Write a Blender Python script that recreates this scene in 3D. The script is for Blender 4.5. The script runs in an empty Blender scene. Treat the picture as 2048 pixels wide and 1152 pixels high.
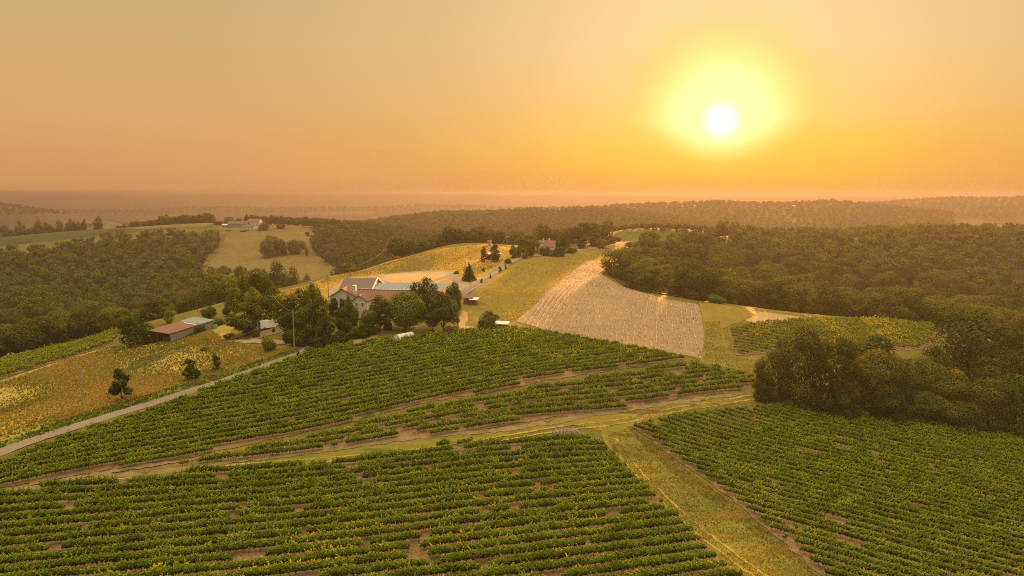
import bpy, math, random
import numpy as np
from mathutils import Vector, Matrix, geometry

S = bpy.context.scene
COL = S.collection
R = math.radians

# ---------------------------------------------------------------- camera, world, sun, exposure
FPX = 2048 * 24 / 36.0                       # focal length in pixels of the 2048 px wide photograph
EYE_V = 387.0
PITCH = math.atan((576 - EYE_V) / FPX)
CAM_Z = 50.0
cam_d = bpy.data.cameras.new('camera')
cam_d.lens, cam_d.sensor_width = 24.0, 36.0
cam_d.clip_start, cam_d.clip_end = 1.0, 90000.0
cam = bpy.data.objects.new('camera', cam_d)
COL.objects.link(cam)
cam.location = (0, 0, CAM_Z)
cam.rotation_euler = (math.pi / 2 - PITCH, 0, 0)
S.camera = cam

SUN_U, SUN_V = 1443.0, 240.0


def ray(u, v):
    x = (u - 1024.0) / FPX
    y = (576.0 - v) / FPX
    return np.array([x, math.cos(PITCH) + y * math.sin(PITCH), -math.sin(PITCH) + y * math.cos(PITCH)])


sd = ray(SUN_U, SUN_V)
sd /= np.linalg.norm(sd)
SUN_ELEV = math.asin(sd[2])
SUN_AZ = math.atan2(sd[0], sd[1])            # clockwise from +Y

S.view_settings.view_transform = 'Standard'
S.view_settings.look = 'None'
S.view_settings.exposure = 2.0
S.view_settings.gamma = 1.0
S.render.film_transparent = False
cy = S.cycles
cy.max_bounces, cy.diffuse_bounces, cy.glossy_bounces = 6, 1, 2
cy.transmission_bounces, cy.volume_bounces, cy.transparent_max_bounces = 4, 0, 4
cy.caustics_reflective = cy.caustics_refractive = False
cy.use_denoising = False
cy.pixel_filter_type, cy.filter_width = 'BLACKMAN_HARRIS', 1.05

W = bpy.data.worlds.new('World')
S.world = W
W.use_nodes = True
nt = W.node_tree
nt.nodes.clear()


class NT:
    """a few shorthands for building node trees"""
    def __init__(self, tree):
        self.t = tree

    def n(self, kind, **kw):
        nd = self.t.nodes.new(kind)
        for k, v in kw.items():
            if k == 'ins':
                for i, val in v.items():
                    nd.inputs[i].default_value = val
            else:
                setattr(nd, k, v)
        return nd

    def l(self, a, b):
        self.t.links.new(a, b)

    def math(self, op, a, b=None, clamp=False):
        nd = self.n('ShaderNodeMath', operation=op, use_clamp=clamp)
        for i, x in enumerate((a, b)):
            if x is None:
                continue
            if isinstance(x, (int, float)):
                nd.inputs[i].default_value = x
            else:
                self.l(x, nd.inputs[i])
        return nd.outputs[0]

    def ramp(self, fac, stops, interp='LINEAR'):
        nd = self.n('ShaderNodeValToRGB')
        cr = nd.color_ramp
        cr.interpolation = interp
        while len(cr.elements) > 1:
            cr.elements.remove(cr.elements[0])
        cr.elements[0].position = stops[0][0]
        cr.elements[0].color = tuple(stops[0][1]) + (1,)
        for p, c in stops[1:]:
            e = cr.elements.new(p)
            e.color = tuple(c) + (1,)
        self.l(fac, nd.inputs[0])
        return nd.outputs[0]

    def maprange(self, x, a, b, c=0.0, d=1.0, smooth=True):
        nd = self.n('ShaderNodeMapRange', interpolation_type='SMOOTHSTEP' if smooth else 'LINEAR')
        nd.clamp = True
        self.l(x, nd.inputs[0])
        for i, val in zip((1, 2, 3, 4), (a, b, c, d)):
            nd.inputs[i].default_value = val
        return nd.outputs[0]

    def mix(self, f, a, b, blend='MIX'):
        nd = self.n('ShaderNodeMix', data_type='RGBA', blend_type=blend)
        for sock, x in ((nd.inputs[0], f), (nd.inputs[6], a), (nd.inputs[7], b)):
            if isinstance(x, (int, float)):
                sock.default_value = x
            elif isinstance(x, (tuple, list)):
                sock.default_value = tuple(x) + (1,) if len(x) == 3 else tuple(x)
            else:
                self.l(x, sock)
        return nd.outputs[2]


w = NT(nt)
tc = w.n('ShaderNodeTexCoord')
nrm = w.n('ShaderNodeVectorMath', operation='NORMALIZE')
w.l(tc.outputs['Generated'], nrm.inputs[0])
dotn = w.n('ShaderNodeVectorMath', operation='DOT_PRODUCT')
w.l(nrm.outputs[0], dotn.inputs[0])
dotn.inputs[1].default_value = tuple(sd)
ang = w.math('MULTIPLY', w.math('ARCCOSINE', w.math('MINIMUM', dotn.outputs['Value'], 0.999999)), 180 / math.pi)
sep = w.n('ShaderNodeSeparateXYZ')
w.l(nrm.outputs[0], sep.inputs[0])
elev = w.math('MULTIPLY', w.math('ARCSINE', sep.outputs['Z']), 180 / math.pi)
# thin high cloud veil: slight streaks in the sky
mp = w.n('ShaderNodeMapping')
mp.inputs['Scale'].default_value = (1.5, 1.5, 16.0)
w.l(nrm.outputs[0], mp.inputs[0])
veil = w.n('ShaderNodeTexNoise', ins={'Scale': 1.6, 'Detail': 3.0, 'Roughness': 0.5})
w.l(mp.outputs[0], veil.inputs['Vector'])
elv = w.math('ADD', elev, w.math('MULTIPLY', w.math('SUBTRACT', veil.outputs[0], 0.5), 3.0))
e90 = w.math('DIVIDE', w.math('MAXIMUM', elv, 0.0), 90.0, clamp=True)


def E(deg):
    return deg / 90.0


base = w.ramp(e90, [(E(0), (.66, .315, .125)), (E(3), (.70, .345, .135)), (E(7), (.69, .39, .155)), (E(12), (.61, .41, .175)),
                    (E(17), (.56, .395, .19)), (E(30), (1.35, 1.05, .60)), (E(60), (3.5, 2.85, 1.75)), (E(90), (4.4, 3.6, 2.3))])  # unseen overhead sky raised far above the visible part as added fill light
far_glow = w.ramp(e90, [(E(0), (.95, .42, .07)), (E(2), (1.0, .51, .055)), (E(4), (1.0, .56, .07)), (E(7), (1.0, .59, .18)),
                        (E(11), (1.0, .65, .29)), (E(16), (1.0, .69, .33)), (E(30), (.8, .6, .32)), (E(60), (.4, .35, .28))])
drop = w.math('MAXIMUM', w.math('SUBTRACT', math.degrees(SUN_ELEV), elev), 0.0)
oval = w.math('ADD', ang, w.math('MULTIPLY', drop, 1.05))      # the glow is flattened below the sun, where the air is thickest
oval = w.math('MULTIPLY', oval, w.math('ADD', 1.0, w.math('MULTIPLY', w.math('SUBTRACT', veil.outputs[0], .5), .25)))
near_glow = w.ramp(w.math('DIVIDE', oval, 12.0, clamp=True), [(0.0, (1.06, 1.03, .48)), (.29, (1.04, 1.0, .40)), (.40, (1.02, .88, .27)), (.58, (1.0, .66, .12)), (1.0, (1.0, .56, .08))])
f1 = w.maprange(oval, 3.0, 9.5, 1.0, 0.0)
f2 = w.ramp(w.math('DIVIDE', ang, 60.0, clamp=True), [(0.0, (1, 1, 1)), (.15, (.95, .95, .95)), (.26, (.62, .62, .62)), (.42, (.30, .30, .30)), (.65, (.10, .10, .10)), (1.0, (0, 0, 0))])
f2s = w.n('ShaderNodeSeparateColor')
w.l(f2, f2s.inputs[0])
sky = w.mix(f2s.outputs[0], base, far_glow)
sky = w.mix(f1, sky, near_glow)
core = w.maprange(ang, .45, 1.8, 1.0, 0.0)
sky = w.mix(core, sky, (1.25, 1.2, 1.12, 1))
below = w.maprange(elev, -3.0, -0.5, 1.0, 0.0)
sky = w.mix(below, sky, (.20, .14, .07, 1))
# the part of the dome away from the sun is dimmer and greyer
away = w.maprange(ang, 80.0, 140.0, 0.0, 0.88)
sky = w.mix(away, sky, (.46, .44, .41, 1))
bg = w.n('ShaderNodeBackground')
bg.inputs['Strength'].default_value = 0.247
w.l(sky, bg.inputs['Color'])
nis = w.n('ShaderNodeTexSky', sky_type='NISHITA')
nis.sun_disc = False
nis.sun_elevation, nis.sun_rotation = SUN_ELEV, SUN_AZ
nis.dust_density = 4.0
bg2 = w.n('ShaderNodeBackground')
bg2.inputs["Strength"].default_value = 0.0008
w.l(nis.outputs[0], bg2.inputs['Color'])
addn = w.n('ShaderNodeAddShader')
w.l(bg.outputs[0], addn.inputs[0])
w.l(bg2.outputs[0], addn.inputs[1])
wo = w.n('ShaderNodeOutputWorld')
w.l(addn.outputs[0], wo.inputs['Surface'])
W.cycles.sampling_method = 'MANUAL'
W.cycles.sample_map_resolution = 1024

sun_d = bpy.data.lights.new('sun', 'SUN')
sun_d.energy, sun_d.angle, sun_d.color = 5.0, R(1.5), (1.0, .42, .09)
sun = bpy.data.objects.new('sun', sun_d)
COL.objects.link(sun)
sun.rotation_euler = Vector((-sd[0], -sd[1], -sd[2])).to_track_quat('-Z', 'Y').to_euler()
sun.location = (0, 0, 300)

# ---------------------------------------------------------------- terrain height field
def slope_of(v):
    d = ray(1024, v)
    return -d[2] / d[1]


def pt_h(u, v, h):                            # ground seen at pixel (u, v), h metres under the camera
    d = ray(u, v)
    t = h / -d[2]
    return d[0] * t, d[1] * t, h


def pt_y(u, y, h):                            # ground in column u at depth y, h metres under the camera
    return (u - 1024.0) / FPX * y / 0.99, y, h - (.0051 * y if 150 < y < 1000 else 0)


CP = [pt_h(*a) for a in [
    (-300, 1152, 50), (0, 1152, 49.5), (512, 1152, 49.5), (1024, 1152, 49.5), (1536, 1152, 50), (2048, 1152, 50.5), (2400, 1152, 51.5),
    (0, 1040, 48.6), (500, 1000, 48.6), (1024, 1000, 48.6), (1400, 1000, 49.5), (1750, 980, 50), (2048, 980, 51),
    (0, 910, 46.5), (-300, 960, 47.5), (168, 830, 45), (380, 780, 43.5), (600, 705, 40.4), (330, 920, 47.3), (626, 900, 47.8),
    (626, 860, 46.8), (1130, 868, 47.2), (1112, 757, 43.2), (1250, 860, 48.2), (1380, 722, 42.7), (1550, 785, 46.5), (1560, 810, 47.5),
    (1800, 815, 49.5), (2048, 855, 51.5), (2300, 900, 53), (800, 750, 42.8), (800, 690, 40), (1000, 660, 38.8), (1000, 720, 41.5),
    (1200, 690, 41), (0, 790, 49.5), (0, 720, 52), (150, 690, 49.5), (250, 655, 46.5), (330, 690, 43.5), (430, 640, 41.5),
    (300, 760, 44.8), (540, 655, 38.5), (450, 605, 40), (540, 580, 38), (600, 570, 36.5), (663, 610, 36), (700, 640, 37.5),
    (800, 610, 36), (900, 600, 36), (940, 580, 34.5), (660, 552, 34.5), (800, 545, 34), (780, 522, 33), (870, 500, 32),
    (980, 490, 31.5), (1030, 520, 32.3), (1100, 510, 31.8), (1240, 490, 31.2), (1000, 600, 36.2), (1035, 645, 38.6), (1100, 560, 34),
    (1185, 523, 33), (1215, 545, 35), (1290, 587, 36.8), (1400, 607, 38), (1400, 718, 42.6), (1500, 620, 39.5), (1640, 640, 43.5),
    (1470, 705, 43.5), (1870, 655, 47), (1540, 730, 45), (1700, 780, 49), (1300, 475, 30.3), (1390, 460, 28.8), (1260, 462, 29.5)]]
CP += [pt_y(*a) for a in [
    (1024, 45, 49.5), (-1200, 50, 50), (3200, 50, 52), (-1200, 110, 52), (3200, 110, 56), (1024, 15, 49), (-1200, 300, 85), (3200, 300, 75),
    (-300, 260, 66), (0, 240, 60), (0, 320, 80), (200, 320, 76), (200, 260, 58), (350, 300, 66), (450, 300, 58), (550, 330, 58), (650, 360, 58),
    (0, 420, 86), (250, 420, 84), (450, 420, 80), (600, 440, 76), (720, 430, 68), (850, 420, 52), (950, 440, 46), (-300, 420, 90),
    (0, 600, 72), (250, 600, 70), (520, 620, 65), (620, 520, 69), (640, 700, 54), (540, 800, 43), (400, 650, 64), (250, 780, 48), (100, 850, 45),
    (400, 850, 41), (250, 950, 47), (0, 880, 47), (-150, 860, 50), (-300, 800, 65), (700, 800, 48), (800, 600, 66), (900, 700, 62), (750, 1000, 62),
    (1300, 300, 44), (1400, 300, 48), (1500, 320, 56), (1640, 280, 52), (1700, 320, 62), (1900, 280, 58), (2048, 260, 60), (2300, 260, 66),
    (1450, 420, 46), (1600, 440, 50), (1800, 440, 54), (2048, 420, 56), (1500, 520, 41), (1700, 560, 42), (1850, 600, 41), (2048, 600, 40),
    (2300, 600, 42), (1600, 760, 62), (1900, 760, 60), (1180, 400, 32), (1080, 420, 34), (1000, 420, 38), (1300, 560, 40), (1200, 600, 56),
    (1100, 600, 60), (1350, 700, 62), (1100, 850, 72), (1400, 950, 85), (1700, 950, 85), (2048, 950, 82), (2300, 950, 80),
    (1750, 165, 49.8), (1950, 175, 51), (2048, 150, 51.5), (2048, 200, 52), (2300, 200, 54), (-1200, 900, 90), (3200, 900, 90)]]
CP = np.array(CP)


def polar(x, y):
    return np.arctan2(x, y), np.log(np.maximum(np.hypot(x, y), 1.0))


ct, cr_ = polar(CP[:, 0], CP[:, 1])


def tps_u(d2):
    return 0.5 * d2 * np.log(d2 + 1e-12)


nP = len(CP)
K = tps_u((ct[:, None] - ct) ** 2 + (cr_[:, None] - cr_) ** 2) + np.eye(nP) * 2e-4
Pm = np.c_[np.ones(nP), ct, cr_]
A = np.block([[K, Pm], [Pm.T, np.zeros((3, 3))]])
sol = np.linalg.solve(A, np.r_[CP[:, 2], np.zeros(3)])

RIDGES = [  # depth, half width, tree height, [(u, v of the crest seen)]
    (1300, 230, 11, [(640, 470), (700, 448), (750, 437), (870, 421), (960, 420), (1050, 414), (1120, 413), (1230, 414), (1350, 430), (1500, 460)]),
    (1750, 260, 11, [(900, 450), (1000, 425), (1100, 414), (1180, 411), (1240, 406), (1350, 403), (1430, 399), (1500, 403), (1570, 402), (1650, 398), (1720, 403), (1800, 412), (1900, 425)]),
    (2600, 420, 11, [(1600, 425), (1720, 404), (1800, 398), (1900, 392), (1960, 395), (2048, 391), (2300, 389), (2700, 395)]),
    (2400, 350, 9, [(-600, 398), (-300, 400), (0, 405), (50, 409), (100, 417), (180, 430), (260, 445)]),
    (4300, 500, 8, [(-300, 423), (100, 420), (300, 419), (450, 414), (560, 417), (640, 416), (760, 414), (860, 410), (960, 412), (1050, 416), (1200, 425)]),
    (7200, 900, 0, [(-500, 393), (0, 392), (150, 390), (300, 391), (400, 389), (440, 387.6), (500, 386.8), (560, 387.4), (600, 389), (640, 389.4), (700, 388.6), (760, 387.4), (800, 386.9), (880, 387.2), (930, 388), (955, 385.8), (985, 388), (1050, 389), (1150, 388), (1300, 390), (1500, 391), (2400, 391)]),
]


def far_h(x, y):
    r = np.hypot(x, y)
    u = 1024 + FPX * x / np.maximum(y, 1) * 0.99
    lr = np.log(np.clip(r, 800, 40000))
    h = np.interp(lr, np.log([800, 1000, 2000, 4000, 8000, 15000, 30000]), [78, 92, 112, 148, 170, 200, 300])
    h = h + 5 * np.sin(x / 310 + 1.3 * np.sin(y / 420)) * np.sin(y / 370) + np.clip((r - 3000) / 3000, 0, 1) * 12 * np.sin(x / 1300 + np.sin(y / 900)) * np.sin(y / 1100 + .4)
    for yc, wd, th, cr in RIDGES:
        us = [c[0] for c in cr]
        hs = [slope_of(c[1]) * yc + th for c in cr]
        crest = np.interp(u, us, hs, left=hs[0] + 60, right=hs[-1] + 60)
        k = np.exp(-((y - yc) / wd) ** 2)
        h = h - np.maximum(h - crest, 0) * k
    return h


def raw_h(x, y):
    x = np.asarray(x, float).ravel()
    y = np.asarray(y, float).ravel()
    t, r = polar(x, y)
    t = np.clip(t, -1.2, 1.2)
    r = np.clip(r, math.log(15), math.log(1100))
    out = np.empty(len(x))
    for i in range(0, len(x), 20000):
        s = slice(i, i + 20000)
        d2 = (t[s, None] - ct) ** 2 + (r[s, None] - cr_) ** 2
        out[s] = tps_u(d2) @ sol[:nP] + sol[nP] + sol[nP + 1] * t[s] + sol[nP + 2] * r[s]
    rr = np.hypot(x, y)
    k = np.clip((rr - 930) / 280, 0, 1)
    k = k * k * (3 - 2 * k)
    return out * (1 - k) + far_h(x, y) * k


TH = np.concatenate([np.arange(-110, -45, 2.5), np.arange(-45, 45.01, 0.3), np.arange(47.5, 111, 2.5)]) * math.pi / 180
LR = np.concatenate([np.arange(math.log(8), math.log(60), .04), np.arange(math.log(60), math.log(1000), .0065), np.arange(math.log(1000), math.log(30000), .02)])
TT, LL = np.meshgrid(TH, LR)
GX, GY = np.exp(LL) * np.sin(TT), np.exp(LL) * np.cos(TT)
GH = raw_h(GX, GY).reshape(GX.shape)


def ground(x, y):
    """height of the ground mesh at (x, y)"""
    x = np.asarray(x, float)
    y = np.asarray(y, float)
    t, l = polar(x, y)
    it = np.clip(np.interp(t, TH, np.arange(len(TH))), 0, len(TH) - 1.001)
    il = np.clip(np.interp(l, LR, np.arange(len(LR))), 0, len(LR) - 1.001)
    a, b = it.astype(int), il.astype(int)
    fa, fb = it - a, il - b
    h = (GH[b, a] * (1 - fa) + GH[b, a + 1] * fa) * (1 - fb) + (GH[b + 1, a] * (1 - fa) + GH[b + 1, a + 1] * fa) * fb
    return CAM_Z - h


YS = np.exp(np.linspace(math.log(30), math.log(12000), 3500))


def at(u, v):
    """the ground point seen at pixel (u, v) of the photograph"""
    d = ray(u, v)
    X, Z = YS * d[0] / d[1], CAM_Z + YS * d[2] / d[1]
    g = ground(X, YS) - Z
    i = int(np.argmax(g >= 0))
    if g[i] < 0:
        i = len(YS) - 1
    if i > 0:
        f = g[i - 1] / (g[i - 1] - g[i]) if g[i] != g[i - 1] else 0
        y = YS[i - 1] + (YS[i] - YS[i - 1]) * f
    else:
        y = YS[0]
    x = y * d[0] / d[1]
    return float(x), float(y), float(ground(x, y))


def cu(u, y):
    """ground point in image column u at depth y"""
    x = (u - 1024.0) / FPX * y / 0.985
    return float(x), float(y), float(ground(x, y))


def poly_at(pts):
    return [at(*p)[:2] for p in pts]


def poly_cu(pts):
    return [cu(*p)[:2] for p in pts]


def inside(x, y, poly):
    x, y = np.asarray(x), np.asarray(y)
    c = np.zeros(x.shape, bool)
    j = len(poly) - 1
    for i in range(len(poly)):
        xi, yi = poly[i]
        xj, yj = poly[j]
        k = ((yi > y) != (yj > y)) & (x < (xj - xi) * (y - yi) / (yj - yi + 1e-12) + xi)
        c ^= k
        j = i
    return c


# ---------------------------------------------------------------- mesh and object helpers
def np_mesh(name, V, Q, mats=(), fattr=None, midx=None, smooth=False):
    V = np.asarray(V, np.float32)
    Q = np.asarray(Q, np.int32)
    me = bpy.data.meshes.new(name)
    me.vertices.add(len(V))
    me.vertices.foreach_set('co', V.ravel())
    k = Q.shape[1]
    me.loops.add(Q.size)
    me.loops.foreach_set('vertex_index', Q.ravel())
    me.polygons.add(len(Q))
    me.polygons.foreach_set('loop_start', np.arange(0, Q.size, k, dtype=np.int32))
    me.polygons.foreach_set('loop_total', np.full(len(Q), k, np.int32))
    if smooth:
        me.polygons.foreach_set('use_smooth', np.ones(len(Q), bool))
    for m in mats:
        me.materials.append(m)
    if midx is not None:
        me.polygons.foreach_set('material_index', np.asarray(midx, np.int32))
    me.update(calc_edges=True)
    for k_, arr in (fattr or {}).items():
        a = me.attributes.new(k_, 'FLOAT', 'FACE')
        a.data.foreach_set('value', np.asarray(arr, np.float32))
    return me


def link(name, me, parent=None, loc=None):
    o = bpy.data.objects.new(name, me)
    COL.objects.link(o)
    if parent is not None:
        o.parent = parent
    if loc is not None:
        o.location = loc
    return o


def tag(o, label=None, cat=None, group=None, kind=None):
    for k, v in (('label', label), ('category', cat), ('group', group), ('kind', kind)):
        if v:
            o[k] = v
    return o


def thing(name, label, cat, loc=(0, 0, 0), rz=0.0, group=None):
    o = bpy.data.objects.new(name, None)
    o.empty_display_size = 0.5
    COL.objects.link(o)
    o.location = loc
    o.rotation_euler = (0, 0, rz)
    return tag(o, label, cat, group)


def copy_tree(o, parent=None):
    c = o.copy()
    COL.objects.link(c)
    if parent is not None:
        c.parent = parent
    for ch in list(o.children):
        copy_tree(ch, c)
    return c


class MB:
    """collects simple solids and builds them as ONE mesh"""
    def __init__(self):
        self.v, self.f = [], []

    def add(self, vs, fs):
        b = len(self.v)
        self.v += [tuple(p) for p in vs]
        self.f += [tuple(i + b for i in q) for q in fs]
        return self

    def box(self, c, s, rz=0.0):
        cx, cy_, cz = c
        hx, hy, hz = s[0] / 2, s[1] / 2, s[2] / 2
        ca, sa = math.cos(rz), math.sin(rz)
        vs = []
        for z in (-hz, hz):
            for x, y in ((-hx, -hy), (hx, -hy), (hx, hy), (-hx, hy)):
                vs.append((cx + x * ca - y * sa, cy_ + x * sa + y * ca, cz + z))
        return self.add(vs, [(3, 2, 1, 0), (4, 5, 6, 7), (0, 1, 5, 4), (1, 2, 6, 5), (2, 3, 7, 6), (3, 0, 4, 7)])

    def prism(self, prof, axis, a, b):
        """closed profile of (p, q) extruded along 'x' (p=y, q=z) or 'y' (p=x, q=z)"""
        n = len(prof)
        vs = []
        for t in (a, b):
            for p, q in prof:
                vs.append((t, p, q) if axis == 'x' else (p, t, q))
        fs = [tuple(range(n - 1, -1, -1)), tuple(range(n, 2 * n))]
        fs += [(i, (i + 1) % n, n + (i + 1) % n, n + i) for i in range(n)]
        return self.add(vs, fs)

    def cyl(self, p0, p1, r0, r1=None, n=8, caps=True):
        r1 = r0 if r1 is None else r1
        p0, p1 = Vector(p0), Vector(p1)
        d = (p1 - p0).normalized()
        a = d.orthogonal().normalized()
        b = d.cross(a)
        vs = [p + (a * math.cos(t) + b * math.sin(t)) * r for p, r in ((p0, r0), (p1, r1)) for t in [2 * math.pi * i / n for i in range(n)]]
        fs = [(i, (i + 1) % n, n + (i + 1) % n, n + i) for i in range(n)]
        if caps:
            fs += [tuple(range(n - 1, -1, -1)), tuple(range(n, 2 * n))]
        return self.add(vs, fs)

    def tube(self, pts, r, n=5):
        m = len(pts)
        vs, fs = [], []
        for i, p in enumerate(pts):
            p = Vector(p)
            q = Vector(pts[min(i + 1, m - 1)]) - Vector(pts[max(i - 1, 0)])
            d = q.normalized()
            a = d.cross(Vector((0, 0, 1)))
            a = a.normalized() if a.length > 1e-4 else Vector((1, 0, 0))
            b = a.cross(d)
            rr = r[i] if isinstance(r, (list, tuple)) else r
            vs += [p + (a * math.cos(t) + b * math.sin(t)) * rr for t in [2 * math.pi * k / n for k in range(n)]]
        for i in range(m - 1):
            fs += [(i * n + k, i * n + (k + 1) % n, (i + 1) * n + (k + 1) % n, (i + 1) * n + k) for k in range(n)]
        fs += [tuple(range(n - 1, -1, -1)), tuple(range((m - 1) * n, m * n))]
        return self.add(vs, fs)

    def build(self, name, mat, parent=None, loc=None, smooth=False):
        me = bpy.data.meshes.new(name)
        me.from_pydata([tuple(p) for p in self.v], [], self.f)
        me.materials.append(mat)
        if smooth:
            for p in me.polygons:
                p.use_smooth = True
        me.update()
        return link(name, me, parent, loc)


# ---------------------------------------------------------------- materials
def new_mat(name):
    m = bpy.data.materials.new(name)
    m.use_nodes = True
    m.node_tree.nodes.clear()
    return m, NT(m.node_tree)


def out(t, sh):
    o = t.n('ShaderNodeOutputMaterial')
    t.l(sh, o.inputs['Surface'])


def leaf_mat(name, dark, light, young=None, transl=0.35, rnd=0.25):
    """foliage: colour varies leaf by leaf (tint), clump by clump (noise) and plant by plant (object random)"""
    m, t = new_mat(name)
    at_ = t.n('ShaderNodeAttribute', attribute_name='tint')
    oi = t.n('ShaderNodeObjectInfo')
    geo = t.n('ShaderNodeNewGeometry')
    no = t.n('ShaderNodeTexNoise', ins={'Scale': 0.35, 'Detail': 2.0})
    t.l(geo.outputs['Position'], no.inputs['Vector'])
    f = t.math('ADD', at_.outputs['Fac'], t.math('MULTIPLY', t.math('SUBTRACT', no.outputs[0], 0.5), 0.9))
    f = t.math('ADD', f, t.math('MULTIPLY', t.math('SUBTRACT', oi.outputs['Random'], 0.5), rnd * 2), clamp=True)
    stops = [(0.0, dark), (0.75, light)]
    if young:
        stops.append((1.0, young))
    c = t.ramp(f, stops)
    d = t.n('ShaderNodeBsdfDiffuse')
    t.l(c, d.inputs['Color'])
    tr = t.n('ShaderNodeBsdfTranslucent')
    t.l(t.mix(1.0, c, (1.5, 1.35, .55, 1), 'MULTIPLY'), tr.inputs['Color'])
    mx = t.n('ShaderNodeMixShader')
    t.l(t.math('ADD', transl * .2, t.math('MULTIPLY', t.math('POWER', at_.outputs['Fac'], 2.0), transl * .9)), mx.inputs[0])   # leaves with a lighter tint let more light through
    t.l(d.outputs[0], mx.inputs[1])
    t.l(tr.outputs[0], mx.inputs[2])
    out(t, mx.outputs[0])
    return m


def ground_mat(name, cols, big=0.02, fine=0.9, stretch=(1, 1, 1), bump=0.5, streak=None, rot=0.0, rough=0.95, patch=None, patch_col=None):
    """earth or grass: large patches, tussocks, fine grain; cols are three colours from dark to light"""
    m, t = new_mat(name)
    geo = t.n('ShaderNodeNewGeometry')
    mpn = t.n('ShaderNodeMapping', ins={'Scale': stretch, 'Rotation': (0, 0, rot)})
    t.l(geo.outputs['Position'], mpn.inputs[0])
    a = t.n('ShaderNodeTexNoise', ins={'Scale': big, 'Detail': 5.0, 'Roughness': 0.62})
    b = t.n('ShaderNodeTexNoise', ins={'Scale': fine, 'Detail': 4.0, 'Roughness': 0.7})
    c = t.n('ShaderNodeTexNoise', ins={'Scale': fine * .22, 'Detail': 3.0, 'Roughness': 0.6})
    for x in (a, b, c):
        t.l(mpn.outputs[0], x.inputs['Vector'])
    f = t.math('ADD', t.math('MULTIPLY', a.outputs[0], .85), t.math('MULTIPLY', b.outputs[0], .75))
    f = t.math('ADD', f, t.math('MULTIPLY', c.outputs[0], .6))
    f = t.maprange(f, .78, 1.42, 0, 1, False)
    col = t.ramp(f, [(0.0, cols[0]), (0.5, cols[1]), (1.0, cols[2])])
    if patch_col:
        pn = t.n('ShaderNodeTexNoise', ins={'Scale': patch, 'Detail': 6.0, 'Roughness': 0.68})
        t.l(mpn.outputs[0], pn.inputs['Vector'])
        for lo, hi, pc in patch_col:
            if lo < hi:
                pf = t.maprange(pn.outputs[0], lo, hi, 0, 1)
            else:
                pf = t.maprange(pn.outputs[0], hi, lo, 1, 0)
            col = t.mix(pf, col, t.mix(b.outputs[0], tuple(x * .6 for x in pc) + (1,), tuple(x * 1.4 for x in pc) + (1,)))
    p = t.n('ShaderNodeBsdfPrincipled', ins={'Roughness': rough})
    p.inputs['Specular IOR Level'].default_value = 0.1
    t.l(col, p.inputs['Base Color'])
    if bump:
        bp = t.n('ShaderNodeBump', ins={'Strength': bump, 'Distance': 0.35})
        t.l(t.math('ADD', b.outputs[0], c.outputs[0]), bp.inputs['Height'])
        t.l(bp.outputs[0], p.inputs['Normal'])
    out(t, p.outputs[0])
    return m


def plain(name, col, rough=0.7, var=0.15, scale=3.0, metal=0.0, bump=0.0, spec=0.3):
    m, t = new_mat(name)
    geo = t.n('ShaderNodeTexCoord')
    n1 = t.n('ShaderNodeTexNoise', ins={'Scale': scale, 'Detail': 5.0, 'Roughness': 0.65})
    t.l(geo.outputs['Object'], n1.inputs['Vector'])
    c = t.mix(n1.outputs[0], tuple(x * (1 - var * 2) for x in col) + (1,), tuple(min(1, x * (1 + var * 2)) for x in col) + (1,))
    p = t.n('ShaderNodeBsdfPrincipled', ins={'Roughness': rough, 'Metallic': metal})
    p.inputs['Specular IOR Level'].default_value = spec
    t.l(c, p.inputs['Base Color'])
    if bump:
        bp = t.n('ShaderNodeBump', ins={'Strength': bump, 'Distance': 0.05})
        t.l(n1.outputs[0], bp.inputs['Height'])
        t.l(bp.outputs[0], p.inputs['Normal'])
    out(t, p.outputs[0])
    return m


def ribbed(name, col, col2, pitch=0.35, axis=0, rough=0.6, metal=0.0, mott=0.5):
    """roof covering: ribs or tile courses along one local axis, mottled"""
    m, t = new_mat(name)
    tcn = t.n('ShaderNodeTexCoord')
    sp = t.n('ShaderNodeSeparateXYZ')
    t.l(tcn.outputs['Object'], sp.inputs[0])
    s = t.math('SINE', t.math('MULTIPLY', sp.outputs[axis], 2 * math.pi / pitch))
    n1 = t.n('ShaderNodeTexNoise', ins={'Scale': 1.1, 'Detail': 6.0, 'Roughness': 0.75})
    t.l(tcn.outputs['Object'], n1.inputs['Vector'])
    f = t.maprange(n1.outputs[0], .5 - mott * .4, .5 + mott * .4, 0, 1, False)
    c = t.mix(f, tuple(col) + (1,), tuple(col2) + (1,))
    c = t.mix(t.math('MULTIPLY', t.math('ADD', s, 1.0), .16), c, (.03, .02, .02, 1))
    p = t.n('ShaderNodeBsdfPrincipled', ins={'Roughness': rough, 'Metallic': metal})
    p.inputs['Specular IOR Level'].default_value = 0.3
    t.l(c, p.inputs['Base Color'])
    bp = t.n('ShaderNodeBump', ins={'Strength': 0.6, 'Distance': 0.05})
    t.l(s, bp.inputs['Height'])
    t.l(bp.outputs[0], p.inputs['Normal'])
    out(t, p.outputs[0])
    return m


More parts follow.
